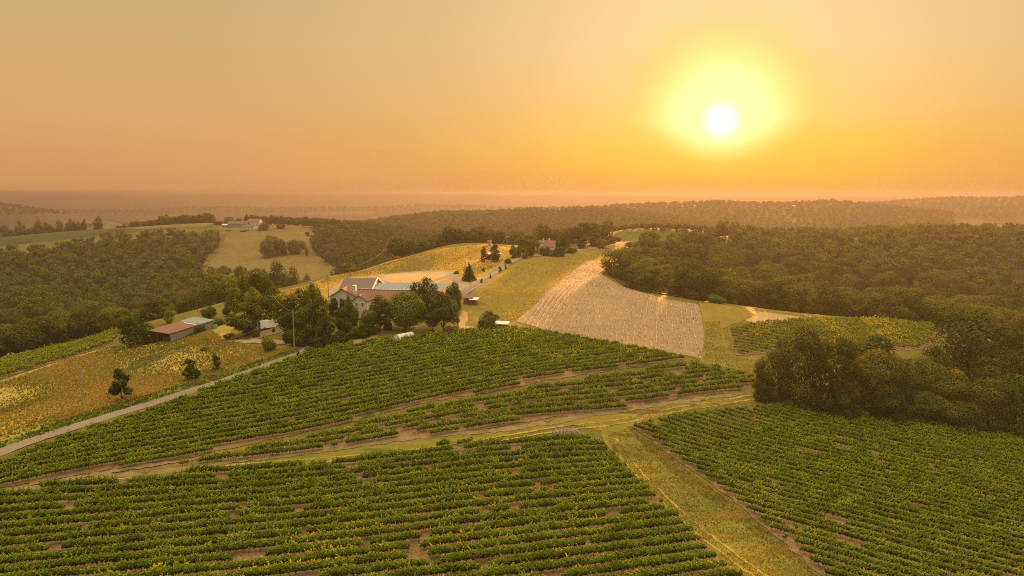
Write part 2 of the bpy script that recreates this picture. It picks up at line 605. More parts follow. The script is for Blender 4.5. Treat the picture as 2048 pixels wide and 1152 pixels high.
M = {}
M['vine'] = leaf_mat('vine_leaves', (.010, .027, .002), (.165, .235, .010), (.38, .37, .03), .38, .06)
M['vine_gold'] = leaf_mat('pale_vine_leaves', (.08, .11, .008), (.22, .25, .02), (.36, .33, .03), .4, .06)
M['oak'] = leaf_mat('oak_leaves', (.014, .026, .003), (.12, .125, .013), None, .28, .28)
M['wood_far'] = leaf_mat('far_wood_leaves', (.025, .038, .006), (.10, .105, .016), None, .2, .2)
M['garden'] = leaf_mat('garden_leaves', (.013, .030, .004), (.085, .11, .012), (.20, .20, .02), .3, .3)
M['bright'] = leaf_mat('bright_leaves', (.06, .10, .010), (.18, .20, .018), (.32, .29, .03), .35, .2)
M['conifer'] = leaf_mat('conifer_needles', (.010, .020, .007), (.028, .040, .012), None, .1, .2)
M['bark'] = plain('bark', (.07, .05, .035), .9, .3, 4.0, bump=.4)
M['post_wood'] = plain('weathered_post_wood', (.26, .21, .16), .85, .2, 6.0)
M['concrete_pole'] = plain('concrete_pole', (.30, .255, .20), .85, .12, 2.0)
M['dark_pole'] = plain('tarred_pole_wood', (.10, .075, .055), .85, .2, 2.0)
M['metal'] = plain('grey_metal', (.35, .34, .33), .45, .1, 3.0, metal=.6)
M['white_wall'] = plain('white_render', (.64, .58, .49), .9, .07, 1.2)
M['white_paint'] = plain('white_paint', (.82, .80, .76), .45, .05, 2.0)
M['white_plastic'] = plain('white_plastic', (.62, .60, .55), .4, .12, 1.5)
M['dark'] = plain('painted_shade', (.012, .010, .009), .9, .2, 2.0)
M['shutter'] = plain('dark_red_shutter', (.085, .028, .02), .7, .2, 6.0)
M['glass'] = plain('window_glass', (.02, .022, .025), .12, .2, 1.0, spec=.6)
M['rubber'] = plain('black_rubber', (.018, .017, .016), .85, .2, 4.0)
M['tile'] = ribbed('red_roof_tile', (.17, .062, .038), (.27, .115, .07), .34, 0)
M['tile_y'] = ribbed('red_roof_tile_side', (.17, .062, .038), (.27, .115, .07), .34, 1)
M['slate'] = ribbed('grey_brown_roof', (.10, .078, .068), (.17, .13, .11), .4, 0, .7)
M['sheet'] = ribbed('blue_grey_roof_sheet', (.16, .195, .20), (.23, .27, .27), 1.15, 0, .4, .0, .35)
M['thatch'] = plain('brown_roof', (.22, .13, .06), .9, .25, 2.0, bump=.3)
M['old_wall'] = plain('grey_board_wall', (.24, .22, .20), .9, .25, 2.0)
M['brown_wall'] = plain('brown_board_wall', (.11, .07, .045), .9, .3, 2.5)
M['soil'] = ground_mat('vineyard_soil', ((.09, .055, .025), (.19, .115, .055), (.27, .165, .085)), .05, 1.6, bump=.6, patch=.16,
                       patch_col=[(.54, .62, (.07, .075, .016)), (.44, .36, (.20, .125, .045))])
M['turf'] = ground_mat('rough_grass', ((.055, .06, .013), (.12, .10, .02), (.22, .15, .035)), .03, .7, bump=.7)
M['dry'] = ground_mat('dry_meadow_grass', ((.14, .125, .02), (.32, .225, .045), (.48, .31, .075)), .025, .55, bump=.9, patch=.045,
                      patch_col=[(.53, .60, (.085, .085, .02)), (.42, .36, (.16, .055, .025))])
M['hay'] = ground_mat('golden_hay', ((.20, .13, .022), (.33, .20, .032), (.46, .26, .05)), .03, .4, (1, .45, 1), bump=.5, patch=.02,
                      patch_col=[(.55, .66, (.15, .12, .025))])
M['pasture'] = ground_mat('olive_pasture', ((.13, .10, .015), (.19, .135, .02), (.25, .165, .028)), .02, .9, (1, .5, 1), bump=.5)
M['gold_track'] = ground_mat('trodden_golden_grass', ((.08, .095, .012), (.17, .145, .022), (.28, .19, .035)), .06, 1.1, (.30, 1, 1), rot=R(-20), bump=.7, patch=.12,
                             patch_col=[(.54, .64, (.075, .075, .015))])
M['verge'] = ground_mat('green_verge_grass', ((.05, .085, .008), (.11, .14, .014), (.19, .18, .025)), .06, 1.3, bump=.9)
M['gravel'] = ground_mat('pale_gravel', ((.20, .145, .085), (.28, .205, .13), (.36, .265, .17)), .05, 1.5, bump=.3)
M['sand'] = ground_mat('sandy_ground', ((.26, .17, .075), (.34, .22, .10), (.42, .28, .13)), .05, 1.5, bump=.3)
M['asphalt'] = ground_mat('worn_lane_asphalt', ((.16, .125, .09), (.21, .165, .125), (.26, .21, .16)), .08, 2.0, bump=.2)
M['track'] = ground_mat('dirt_track', ((.13, .095, .045), (.20, .14, .07), (.27, .185, .10)), .12, 1.6, bump=.4, patch=.3,
                        patch_col=[(.55, .62, (.10, .095, .018))])
M['far_hay'] = ground_mat('far_dry_field', ((.10, .08, .025), (.15, .115, .035), (.20, .14, .045)), .012, .2, bump=.4)
M['far_green'] = ground_mat('far_green_field', ((.045, .055, .010), (.065, .075, .012), (.09, .09, .018)), .012, .3, (1, .3, 1), bump=.4)
M['tilled'] = ground_mat('tilled_earth', ((.20, .125, .068), (.27, .17, .095), (.33, .215, .13)), .05, 1.5, bump=.4)
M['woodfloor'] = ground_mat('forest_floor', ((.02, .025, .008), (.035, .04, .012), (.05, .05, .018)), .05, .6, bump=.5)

# ---------------------------------------------------------------- the ground, fields, lanes
M['farland'] = ground_mat('far_woods_and_fields', ((.03, .038, .012), (.05, .055, .018), (.10, .085, .03)), .0012, .02, bump=0.0, patch=.0022,
                          patch_col=[(.56, .62, (.15, .115, .04))])
nL, nT = GX.shape
gi = np.arange(nL * nT).reshape(nL, nT)
gq = np.stack([gi[:-1, :-1], gi[:-1, 1:], gi[1:, 1:], gi[1:, :-1]], -1).reshape(-1, 4)[:, ::-1]
gv = np.stack([GX.ravel(), GY.ravel(), CAM_Z - GH.ravel()], -1)
far_face = (np.hypot(GX, GY)[:-1, :-1] > 880).ravel().astype(np.int32)
o = link('ground', np_mesh('ground', gv, gq, [M['turf'], M['farland']], midx=far_face, smooth=True))
tag(o, kind='structure')


def densify(poly, step, wob=0.0, seed=0):
    rg = np.random.default_rng(seed)
    o_ = []
    for i in range(len(poly)):
        a, b = np.array(poly[i]), np.array(poly[(i + 1) % len(poly)])
        n = max(1, int(np.hypot(*(b - a)) / step))
        for k in range(n):
            p = a + (b - a) * k / n
            if wob:
                p = p + rg.normal(0, wob, 2)
            o_.append(tuple(p))
    return o_


def catmull(pts, step=1.0):
    P = [np.array(p, float) for p in pts]
    P = [2 * P[0] - P[1]] + P + [2 * P[-1] - P[-2]]
    res = []
    for i in range(1, len(P) - 2):
        n = max(2, int(np.hypot(*(P[i + 1] - P[i])[:2]) / step))
        for k in range(n):
            t = k / n
            res.append(.5 * ((2 * P[i]) + (P[i + 1] - P[i - 1]) * t + (2 * P[i - 1] - 5 * P[i] + 4 * P[i + 1] - P[i + 2]) * t * t
                             + (-P[i - 1] + 3 * P[i] - 3 * P[i + 1] + P[i + 2]) * t ** 3))
    res.append(P[-2])
    return np.array(res)


def sheet(name, poly, mat, step, dz, wob=0.0, seed=1):
    """a field laid on the ground: constrained triangulation of its outline and an inner lattice"""
    b = densify(poly, step, wob, seed)
    P = np.array(b)
    x0, y0 = P.min(0)
    x1, y1 = P.max(0)
    gx, gy = np.meshgrid(np.arange(x0, x1, step), np.arange(y0, y1, step))
    gx, gy = gx.ravel() + .013, gy.ravel() + .017
    k = inside(gx, gy, b)
    # keep lattice points off the outline
    gx, gy = gx[k], gy[k]
    if len(gx):
        dmin = np.full(len(gx), 1e9)
        for px_, py_ in b:
            dmin = np.minimum(dmin, (gx - px_) ** 2 + (gy - py_) ** 2)
        keep = dmin > (step * .35) ** 2
        gx, gy = gx[keep], gy[keep]
    pts = [Vector(p) for p in b] + [Vector((p, q)) for p, q in zip(gx, gy)]
    n = len(b)
    vo, _, fo, *_r = geometry.delaunay_2d_cdt(pts, [(i, (i + 1) % n) for i in range(n)], [list(range(n))], 1, 1e-4)
    vx = np.array([v[:] for v in vo])
    z = ground(vx[:, 0], vx[:, 1]) + dz
    tri = np.array([f[:3] for f in fo if len(f) >= 3])
    a, c, d = vx[tri[:, 0]], vx[tri[:, 1]], vx[tri[:, 2]]
    flip = ((c - a)[:, 0] * (d - a)[:, 1] - (c - a)[:, 1] * (d - a)[:, 0]) < 0
    tri[flip] = tri[flip][:, ::-1]
    o_ = link(name, np_mesh(name, np.c_[vx, z], tri, [mat], smooth=True))
    return tag(o_, kind='structure')


def strip(name, pts, width, mat, dz, step=1.2, crown=0.0, wob=0.0, seed=3, edge=0.0):
    """a lane: strip of given width along a smooth line, following the ground"""
    c = catmull([p[:2] for p in pts], step)
    rg = np.random.default_rng(seed)
    d = np.gradient(c, axis=0)
    d /= np.linalg.norm(d, axis=1)[:, None]
    nx = np.stack([-d[:, 1], d[:, 0]], -1)
    k = 5
    wv = width if np.ndim(width) == 0 else np.interp(np.linspace(0, 1, len(c)), np.linspace(0, 1, len(width)), width)
    V = []
    for j in range(k):
        f = j / (k - 1) * 2 - 1
        off = nx * (np.asarray(wv) * .5 * f)[..., None] if np.ndim(wv) else nx * (wv * .5 * f)
        p = c + off
        if wob and abs(f) == 1:
            p = p + rg.normal(0, wob, p.shape)
        z = ground(p[:, 0], p[:, 1]) + dz + crown * (1 - f * f)
        V.append(np.c_[p, z])
    V = np.stack(V, 1).reshape(-1, 3)
    n = len(c)
    ix = np.arange(n * k).reshape(n, k)
    q = np.stack([ix[:-1, :-1], ix[:-1, 1:], ix[1:, 1:], ix[1:, :-1]], -1).reshape(-1, 4)
    o_ = link(name, np_mesh(name, V, q[:, ::-1], [mat], smooth=True))
    return tag(o_, kind='structure')


ROAD_PX = [(-150, 953), (-60, 927), (0, 907), (50, 887), (212, 835), (375, 785), (512, 740), (600, 708)]
ROAD = [at(*p) for p in ROAD_PX]
LANE_PX = [(600, 708), (632, 692), (667, 678), (716, 663), (771, 643), (800, 628)]
LANE = [at(*p) for p in LANE_PX]
FARROAD = [at(*p) for p in [(905, 600), (940, 577), (958, 566), (980, 552), (1003, 536), (1022, 524), (1045, 516)]] + \
          [at(*p) for p in [(1080, 511), (1140, 503), (1200, 494), (1262, 483)]]

# fields, farthest and lowest first
sheet('opposite_hay_field', poly_cu([(402, 560), (450, 530), (520, 520), (600, 505), (655, 500), (690, 540), (660, 640), (650, 720), (640, 800), (560, 850), (470, 800), (452, 690), (420, 610)]), M['far_hay'], 9, .10, .6)
sheet('hilltop_field', poly_cu([(-80, 780), (60, 800), (230, 860), (330, 930), (430, 900), (440, 840), (420, 800), (300, 800), (150, 850), (0, 830)]), M['far_hay'], 12, .10, .8)
sheet('far_green_field', poly_cu([(1225, 470), (1262, 420), (1335, 415), (1430, 440), (1440, 500), (1390, 560), (1290, 560), (1230, 520)]), M['far_green'], 8, .08, .5)
sheet('hay_field', poly_at([(446, 622), (466, 606), (520, 594), (600, 573), (660, 553), (720, 537), (780, 521.5), (830, 509), (880, 498), (940, 491), (985, 488.5), (1018, 496), (1026, 512),
                            (1000, 532), (968, 556), (936, 575), (900, 590), (850, 604), (760, 606), (660, 600), (600, 612), (520, 640)]), M['hay'], 3.2, .05, .2)
sheet('pasture', poly_at([(1050, 517), (1140, 507), (1262, 486), (1256, 500), (1216, 540), (1200, 522), (1182, 520), (1120, 566), (1034, 640), (1010, 640), (985, 628), (948, 610), (940, 588), (962, 568), (1010, 537)]),
      M['pasture'], 3.0, .05, .2)
sheet('dry_meadow', poly_at([(-260, 850), (-100, 800), (0, 762), (120, 722), (225, 690), (300, 690), (360, 672), (440, 650), (470, 655), (452, 676), (500, 690), (540, 700), (590, 703), (500, 738), (370, 778), (200, 830), (40, 880), (-60, 916), (-180, 950)]),
      M['dry'], 2.2, .05, .25)
sheet('green_strip', poly_at([(1398, 606), (1420, 606), (1500, 620), (1512, 630), (1490, 640), (1440, 660), (1408, 660)]), M['pasture'], 2.5, .08, .15)
sheet('stubble_field', poly_at([(1496, 621), (1560, 629), (1640, 638), (1760, 648), (1790, 652), (1700, 650), (1600, 646), (1520, 650), (1490, 641), (1512, 630)]), M['sand'], 2.5, .09, .15)
sheet('roadside_verge', poly_at([(-200, 948), (-60, 905), (40, 872), (200, 818), (365, 770), (500, 728), (588, 697), (602, 703), (512, 738), (375, 783), (212, 833), (50, 885), (-60, 925), (-200, 968)]), M['verge'], 1.6, .09, .25)
sheet('vineyard_verge', poly_at([(-200, 985), (-60, 934), (0, 914), (212, 841), (375, 791), (512, 746), (600, 712), (640, 700), (690, 690), (680, 697), (600, 722), (520, 752), (400, 795), (262, 840), (132, 882), (0, 930), (-120, 980)]),
      M['turf'], 1.6, .09, .25)
sheet('gravel_yard', poly_at([(648, 592), (668, 572), (700, 562), (740, 552), (805, 545), (860, 541), (900, 541), (926, 556), (942, 574), (930, 596), (890, 612), (820, 618), (700, 622)]), M['gravel'], 2.0, .10, .2)
sheet('sand_heap_pad', poly_at([(760, 560), (810, 551), (885, 548), (908, 566), (890, 570), (800, 572)]), M['sand'], 2.0, .15, .15)
sheet('track_grass', poly_at([(-300, 1060), (-100, 1010), (0, 992), (214, 962), (330, 955), (480, 935), (700, 925), (900, 888), (1050, 866), (1150, 850), (1200, 862), (1235, 930), (1300, 1000), (1380, 1070), (1470, 1150), (1560, 1260),
                              (1720, 1260), (1620, 1152), (1500, 1060), (1380, 975), (1300, 905), (1255, 855), (1340, 828), (1560, 800), (1640, 800), (1560, 772), (1500, 745), (1400, 725), (1380, 690), (1410, 640), (1440, 640),
                              (1455, 700), (1470, 715), (1540, 715), (1560, 765), (1420, 794), (1325, 806), (1200, 822), (1112, 838), (1000, 856), (850, 870), (626, 900), (330, 943), (214, 950), (92, 970), (0, 981), (-300, 1040)]), M['gold_track'], 1.7, .05, .25)
road_o = strip('road', ROAD, 3.5, M['asphalt'], .16, 1.0, .05, .06)
strip('farm_lane', LANE, [3.4, 2.8, 2.6, 2.6], M['gravel'], .20, 1.0, .02, .1)
strip('far_road', FARROAD, [4.5, 4.2, 4.2, 4.2], M['asphalt'], .20, 1.5, .05, .05)
strip('van_drive', [at(*p) for p in [(640, 692), (600, 688), (560, 686), (520, 683), (480, 684), (448, 681)]], [2.6, 2.8, 3.4, 2.4, 1.0], M['gravel'], .18, 1.0, .02, .15)
sheet('parking_pad', poly_at([(498, 684), (506, 670), (540, 655), (578, 648), (584, 655), (560, 666), (516, 678), (510, 686)]), M['track'], 1.5, .14, .12)
strip('dirt_track', [at(*p) for p in [(-150, 1000), (0, 984), (92, 974), (214, 955), (325, 944), (428, 930), (600, 908), (700, 894), (850, 874), (1000, 861), (1112, 844), (1200, 826), (1325, 809), (1400, 799), (1500, 787), (1556, 779)]],
      [1.6, 1.8, 1.3, 1.9, 1.5, 2.0, 1.4, 1.1], M['track'], .13, .8, .0, .22)
strip('upper_dirt_track', [at(*p) for p in [(60, 968), (120, 961), (214, 946), (345, 925), (430, 912)]], [.8, 1.2, 1.0, .5], M['track'], .13, .8, .0, .2)
for k_, pp in enumerate([[(597, 716), (640, 703), (680, 690), (722, 678), (738, 676), (726, 682), (690, 693), (640, 708), (610, 718)],
                         [(630, 716), (670, 704), (710, 692), (748, 679), (757, 672), (745, 671), (735, 677), (700, 690), (650, 706)]]):
    sheet('garden_bed', poly_at(pp), M['tilled'], 1.2, .16, .08, k_)
sheet('front_lawn', poly_at([(725, 682), (770, 655), (800, 645), (850, 655), (905, 660), (925, 655), (930, 665), (870, 670), (830, 668), (790, 676), (745, 690)]), M['turf'], 1.6, .12, .15)
sheet('garden_path', poly_at([(925, 622), (935, 626), (936, 640), (928, 652), (950, 655), (940, 660), (918, 656), (915, 640)]), M['sand'], 1.2, .14, .1)
MULCH = poly_at([(1032, 643), (1048, 628), (1062, 618), (1080, 600), (1100, 580), (1120, 564), (1146, 543), (1168, 528), (1184, 521), (1213, 523), (1212, 537), (1204, 548), (1214, 556), (1250, 575), (1300, 590), (1345, 601), (1396, 609),
                 (1403, 630), (1408, 670), (1406, 719), (1380, 713), (1320, 703), (1250, 690), (1160, 676), (1090, 660)])
sheet('tilled_field', MULCH, M['tilled'], 2.2, .09, .08)

RUT = catmull([at(*q)[:2] for q in [(1222, 872), (1250, 915), (1300, 972), (1365, 1035), (1440, 1095), (1530, 1160), (1600, 1215)]], 1.0)
RUT2 = catmull([at(*q)[:2] for q in [(1560, 787), (1440, 806), (1330, 824), (1225, 846), (1120, 858), (1000, 878), (850, 901), (700, 916), (500, 931), (330, 952), (200, 968), (60, 986)]], 1.0)
for ln in (RUT, RUT2):
    dd = np.gradient(ln, axis=0)
    dd /= np.linalg.norm(dd, axis=1)[:, None]
    for sgn in (-1, 1):
        strip('wheel_track', list(ln[::4] + np.stack([-dd[:, 1], dd[:, 0]], -1)[::4] * sgn * .85), .42, M['dry'], .10, 1.2, 0, .12, 5 + sgn)

# ---------------------------------------------------------------- vineyards: every trained row is a thing
ORD = ('first second third fourth fifth sixth seventh eighth ninth tenth eleventh twelfth thirteenth fourteenth fifteenth sixteenth seventeenth eighteenth nineteenth').split()


def ordinal(n):
    if n <= 19:
        return ORD[n - 1]
    tens = {2: 'twent', 3: 'thirt', 4: 'fort', 5: 'fift', 6: 'sixt', 7: 'sevent', 8: 'eight', 9: 'ninet'}[n // 10]
    return tens + 'ieth' if n % 10 == 0 else tens + 'y-' + ORD[n % 10 - 1]


def quads_from(C, N, size, rg, aspect=.75, jit=.5):
    """one leaf-shaped quad per centre C facing roughly N"""
    n = len(C)
    N = N + rg.normal(0, jit, (n, 3))
    N /= np.linalg.norm(N, axis=1)[:, None] + 1e-9
    T = np.cross(N, rg.normal(0, 1, (n, 3)))
    T /= np.linalg.norm(T, axis=1)[:, None] + 1e-9
    B = np.cross(N, T)
    s = (size * np.ones(n))[:, None] * .5
    V = np.stack([C - T * s, C - B * s * aspect, C + T * s, C + B * s * aspect], 1)
    return V.reshape(-1, 3)


def smooth_noise(x, rg, wl):
    k = np.arange(1, 7)
    y = np.zeros_like(x)
    for i in k:
        y += np.sin(x * 2 * math.pi / (wl / i ** .8) + rg.uniform(0, 6.28)) / i ** .5
    return y / 2.2


stake_me = MB().cyl((0, 0, 0), (0, 0, 1.75), .045, .04, 6)
stake_mesh = stake_me.build('post', M['post_wood'])
stake_data = stake_mesh.data
bpy.data.objects.remove(stake_mesh)


def vine_row(path, s, keep, rg, leaf, dens, top, wid, mat, shoots, lean, label, group, posts, vig=.8):
    """path: dense points along the row; keep: where vines stand"""
    P = path
    z = ground(P[:, 0], P[:, 1])
    d = np.gradient(P, axis=0)
    d /= np.linalg.norm(d, axis=1)[:, None]
    nrm_ = np.stack([-d[:, 1], d[:, 0]], -1)
    L = s[-1] - s[0]
    vigor = np.clip(.86 + .22 * smooth_noise(s, rg, 17) + .10 * smooth_noise(s, rg, 3.1), .25, 1.25) * vig / .8
    edge = np.convolve(np.pad(keep.astype(float), 4, mode='edge'), np.ones(9) / 9, 'valid')
    vigor = vigor * np.clip(.35 + .75 * edge, 0, 1.05)             # plants beside a gap are weaker
    plants = np.arange(s[0], s[-1], 1.05)
    n = int(dens * L)
    ss = np.sort(rg.uniform(s[0], s[-1], n))
    i = np.clip(np.searchsorted(s, ss), 0, len(s) - 1)
    ok = keep[i]
    ss, i = ss[ok], i[ok]
    n = len(ss)
    if n < 10:
        return None
    vg = np.clip(vigor[i] + .17 * np.cos(ss * 2 * math.pi / 1.05), .2, 1.35)
    a = rg.uniform(0, 2 * math.pi, n)
    rr = np.sqrt(rg.uniform(.25, 1, n))
    zc = .62 + (top - .62) * .5 * vg
    hz_ = (top - .55) * .5 * vg
    lat = np.cos(a) * rr * wid * .5 * (.6 + .4 * vg)
    up = np.sin(a) * rr * hz_
    C = np.empty((n, 3))
    C[:, :2] = P[i] + nrm_[i] * lat[:, None] + d[i] * rg.normal(0, .12, n)[:, None]
    C[:, 2] = z[i] + zc + up + rg.normal(0, .05, n)
    N = np.empty((n, 3))
    N[:, :2] = nrm_[i] * (np.cos(a) * 1.1)[:, None]
    N[:, 2] = np.sin(a) * 1.0 + .35
    V = [quads_from(C, N, leaf * rg.uniform(.7, 1.25, n), rg, .75, .32)]
    tint = [np.clip(.32 + .44 * np.sin(a) * rr + rg.normal(0, .13, n), 0, 1)]  # sides tinted darker and tops lighter: shading painted into the leaf colour
    # young shoots standing above the hedge
    m = int(L * shoots)
    if m:
        sh = rg.uniform(s[0], s[-1], m)
        j = np.clip(np.searchsorted(s, sh), 0, len(s) - 1)
        j = j[keep[j]]
        m = len(j)
        vj = vigor[j]
        hgt = rg.uniform(.35, .95, m) * np.clip(vj, .5, 1.2)
        dirx = rg.normal(lean[0], .28, m)
        diry = rg.normal(lean[1], .28, m)
        b0 = np.c_[P[j] + nrm_[j] * rg.normal(0, wid * .2, m)[:, None], z[j] + .6 + (top - .6) * .92 * np.clip(vj, .3, 1.2)]
        k5 = 5
        for q in range(k5):
            f = (q + .5) / k5
            c = b0 + np.c_[dirx * hgt * f * (.4 + f), diry * hgt * f * (.4 + f), hgt * f * (1.15 - .3 * f)]
            nn = np.c_[rg.normal(0, 1, (m, 2)), np.full(m, .3)]
            V.append(quads_from(c, nn, leaf * (1.05 - .45 * f), rg, .8, .3))
            tint.append(np.clip(.66 + .28 * f + rg.normal(0, .07, m), 0, 1))
    Vv = np.concatenate(V)
    nq = len(Vv) // 4
    Q = np.arange(nq * 4).reshape(-1, 4)
    mid = P[len(P) // 2]
    org = np.array([mid[0], mid[1], float(ground(mid[0], mid[1]))])
    root = thing('vine_row', label, 'vine row', tuple(org), 0, group)
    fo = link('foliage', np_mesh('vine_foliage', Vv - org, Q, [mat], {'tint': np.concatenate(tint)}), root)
    # the woody trunks under the hedge
    pj = np.clip(np.searchsorted(s, plants + rg.normal(0, .08, len(plants))), 0, len(s) - 1)
    pj = pj[keep[pj]]
    if len(pj):
        b = np.c_[P[pj], z[pj]] - org
        r = .035
        ring = np.array([(r, 0), (-r * .5, r * .87), (-r * .5, -r * .87)])
        off = rg.normal(0, .07, (len(pj), 2))
        W0 = np.concatenate([np.stack([b + [x, y, -.05] for x, y in ring], 1), np.stack([b + np.c_[off, np.full(len(pj), .85)] + [x * .8, y * .8, 0] for x, y in ring], 1)], 1)
        base_ = np.arange(len(pj))[:, None, None] * 6
        qd = base_ + np.array([[0, 1, 4, 3], [1, 2, 5, 4], [2, 0, 3, 5]])[None]
        tag(link('trunks', np_mesh('vine_trunks', W0.reshape(-1, 3), qd.reshape(-1, 4), [M['bark']]), root), kind='stuff')
    if posts:
        for sp_ in np.arange(s[0] + rg.uniform(.2, 3), s[-1], posts):
            j = int(np.clip(np.searchsorted(s, sp_), 0, len(s) - 1))
            link('post', stake_data, root, tuple(np.array([P[j][0], P[j][1], z[j] - .08]) - org))
    return root


def block(poly, slope_fn, spacing, seed, labelfn, group, leaf=.3, dens=85, top=1.65, wid=.85, mat='vine', shoots=1.6, lean=(0, 0),
          gap=.05, posts=0, from_far=True, vig=.8, hole=None, order=1):
    """parallel trained rows y = y0 + F(x), clipped to the outline of the vineyard block"""
    rg = np.random.default_rng(seed)
    xs = [p[0] for p in poly]
    x = np.arange(min(xs) - 1, max(xs) + 1, .35)
    sl = np.array([slope_fn(v) for v in x])
    Fx = np.concatenate([[0], np.cumsum((sl[1:] + sl[:-1]) * .5 * np.diff(x))])
    Fx -= np.interp(np.mean(xs), x, Fx)
    ys = [p[1] - np.interp(p[0], x, Fx) for p in poly]
    step = spacing / math.cos(math.atan(slope_fn(np.mean(xs))))
    y0s = np.arange(min(ys) + step * .3, max(ys), step)
    if from_far:
        y0s = y0s[::-1]
    rows, k = [], 0
    for y0 in y0s:
        yy = y0 + Fx + .10 * smooth_noise(x, rg, 23)
        ins = inside(x, yy, poly)
        if ins.sum() < 8:
            continue
        ids = np.where(ins)[0]
        a, b = ids[0], ids[-1] + 1
        path = np.c_[x[a:b], yy[a:b]]
        s = np.concatenate([[0], np.cumsum(np.hypot(*np.diff(path, axis=0).T))])
        # uneven row ends
        keep = ins[a:b] & (s > rg.uniform(0, .9)) & (s < s[-1] - rg.uniform(0, .9))
        ng = rg.poisson(gap * s[-1])
        for _ in range(ng):
            g0 = rg.uniform(0, s[-1])
            keep &= ~((s > g0) & (s < g0 + rg.choice([1.0, 1.5, 2.2, 3.4], p=[.45, .3, .18, .07])))
        k += 1
        r_ = vine_row(path, s, keep, rg, leaf, dens, top, wid, M[mat], shoots, lean, labelfn(k), group, posts, vig)
        if r_ is not None:
            rows.append(r_)
        else:
            k -= 1
    return rows


def tan_deg(a0, x0, a1, x1):
    return lambda v: math.tan(R(a0 + (a1 - a0) * min(1.2, max(-.3, (v - x0) / (x1 - x0)))))


FRONT = poly_at([(-160, 1030), (0, 994), (130, 972), (350, 956), (500, 934), (700, 926), (900, 893), (1040, 884), (1090, 876), (1200, 876), (1222, 905), (1255, 938), (1310, 990), (1380, 1060), (1480, 1150), (1510, 1185),
                 (1000, 1190), (0, 1190), (-200, 1190)])
RIGHT = poly_at([(1262, 856), (1340, 834), (1450, 822), (1550, 812), (1640, 806), (1760, 812), (1850, 826), (2048, 860), (2130, 875), (2150, 1190), (1700, 1190), (1660, 1165), (1560, 1080), (1470, 1005), (1390, 945), (1330, 902), (1290, 872)])
MID = poly_at([(-120, 985), (0, 931), (60, 906), (131, 878), (262, 838), (340, 808), (460, 765), (590, 718), (640, 703), (690, 692), (740, 684), (790, 682), (850, 676), (930, 666), (1000, 660), (1050, 660), (1140, 674), (1230, 690), (1320, 706),
               (1385, 722), (1250, 738), (1112, 758), (1000, 782), (850, 806), (626, 862), (345, 922), (116, 957), (0, 978)])
LOW = poly_at([(345, 936), (500, 905), (640, 876), (745, 848), (850, 822), (1000, 796), (1112, 773), (1250, 750), (1385, 732), (1440, 738), (1500, 756), (1550, 772), (1430, 790), (1300, 810), (1112, 834), (1005, 853), (887, 870), (775, 886), (600, 906), (430, 930)])
YELL = poly_at([(-150, 790), (-60, 738), (0, 723), (80, 705), (160, 686), (238, 662), (242, 672), (226, 688), (150, 714), (60, 740), (0, 759), (-150, 815)])
STRIPV = poly_at([(1456, 664), (1500, 650), (1560, 645), (1640, 640), (1740, 642), (1800, 646), (1872, 656), (1868, 684), (1840, 700), (1700, 702), (1560, 706), (1470, 711)])

for nm, pl, st in (('front_vineyard_soil', FRONT, 1.5), ('corner_vineyard_soil', RIGHT, 1.5), ('house_vineyard_soil', MID, 1.7), ('strip_vineyard_soil', LOW, 1.6),
                   ('wood_vineyard_soil', YELL, 2.0), ('far_vineyard_soil', STRIPV, 2.0)):
    sheet('soil', pl, M['soil'], st, .11, .25)

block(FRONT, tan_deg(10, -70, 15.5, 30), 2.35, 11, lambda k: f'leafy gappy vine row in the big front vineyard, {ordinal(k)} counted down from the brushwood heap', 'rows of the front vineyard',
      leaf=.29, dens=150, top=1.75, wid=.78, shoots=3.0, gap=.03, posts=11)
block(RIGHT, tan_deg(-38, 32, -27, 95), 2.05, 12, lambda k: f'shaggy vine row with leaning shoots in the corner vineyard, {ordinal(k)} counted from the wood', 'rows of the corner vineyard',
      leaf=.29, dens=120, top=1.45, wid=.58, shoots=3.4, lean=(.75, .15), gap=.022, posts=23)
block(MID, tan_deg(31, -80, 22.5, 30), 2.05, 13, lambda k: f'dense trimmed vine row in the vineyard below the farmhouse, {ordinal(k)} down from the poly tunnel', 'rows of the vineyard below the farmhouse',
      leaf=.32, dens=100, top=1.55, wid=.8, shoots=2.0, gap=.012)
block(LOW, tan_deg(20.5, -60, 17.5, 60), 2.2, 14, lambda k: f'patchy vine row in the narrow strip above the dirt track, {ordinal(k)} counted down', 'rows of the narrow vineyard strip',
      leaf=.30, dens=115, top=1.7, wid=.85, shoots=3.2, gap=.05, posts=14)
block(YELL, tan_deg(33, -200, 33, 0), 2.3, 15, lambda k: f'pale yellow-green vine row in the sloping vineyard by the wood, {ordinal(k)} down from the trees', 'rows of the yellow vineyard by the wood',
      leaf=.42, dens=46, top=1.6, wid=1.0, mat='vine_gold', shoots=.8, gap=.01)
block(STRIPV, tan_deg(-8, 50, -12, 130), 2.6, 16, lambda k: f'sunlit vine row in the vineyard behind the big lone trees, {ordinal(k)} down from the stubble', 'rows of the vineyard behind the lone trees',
      leaf=.42, dens=46, top=1.6, wid=.95, mat='vine_gold', shoots=1.0, gap=.01)

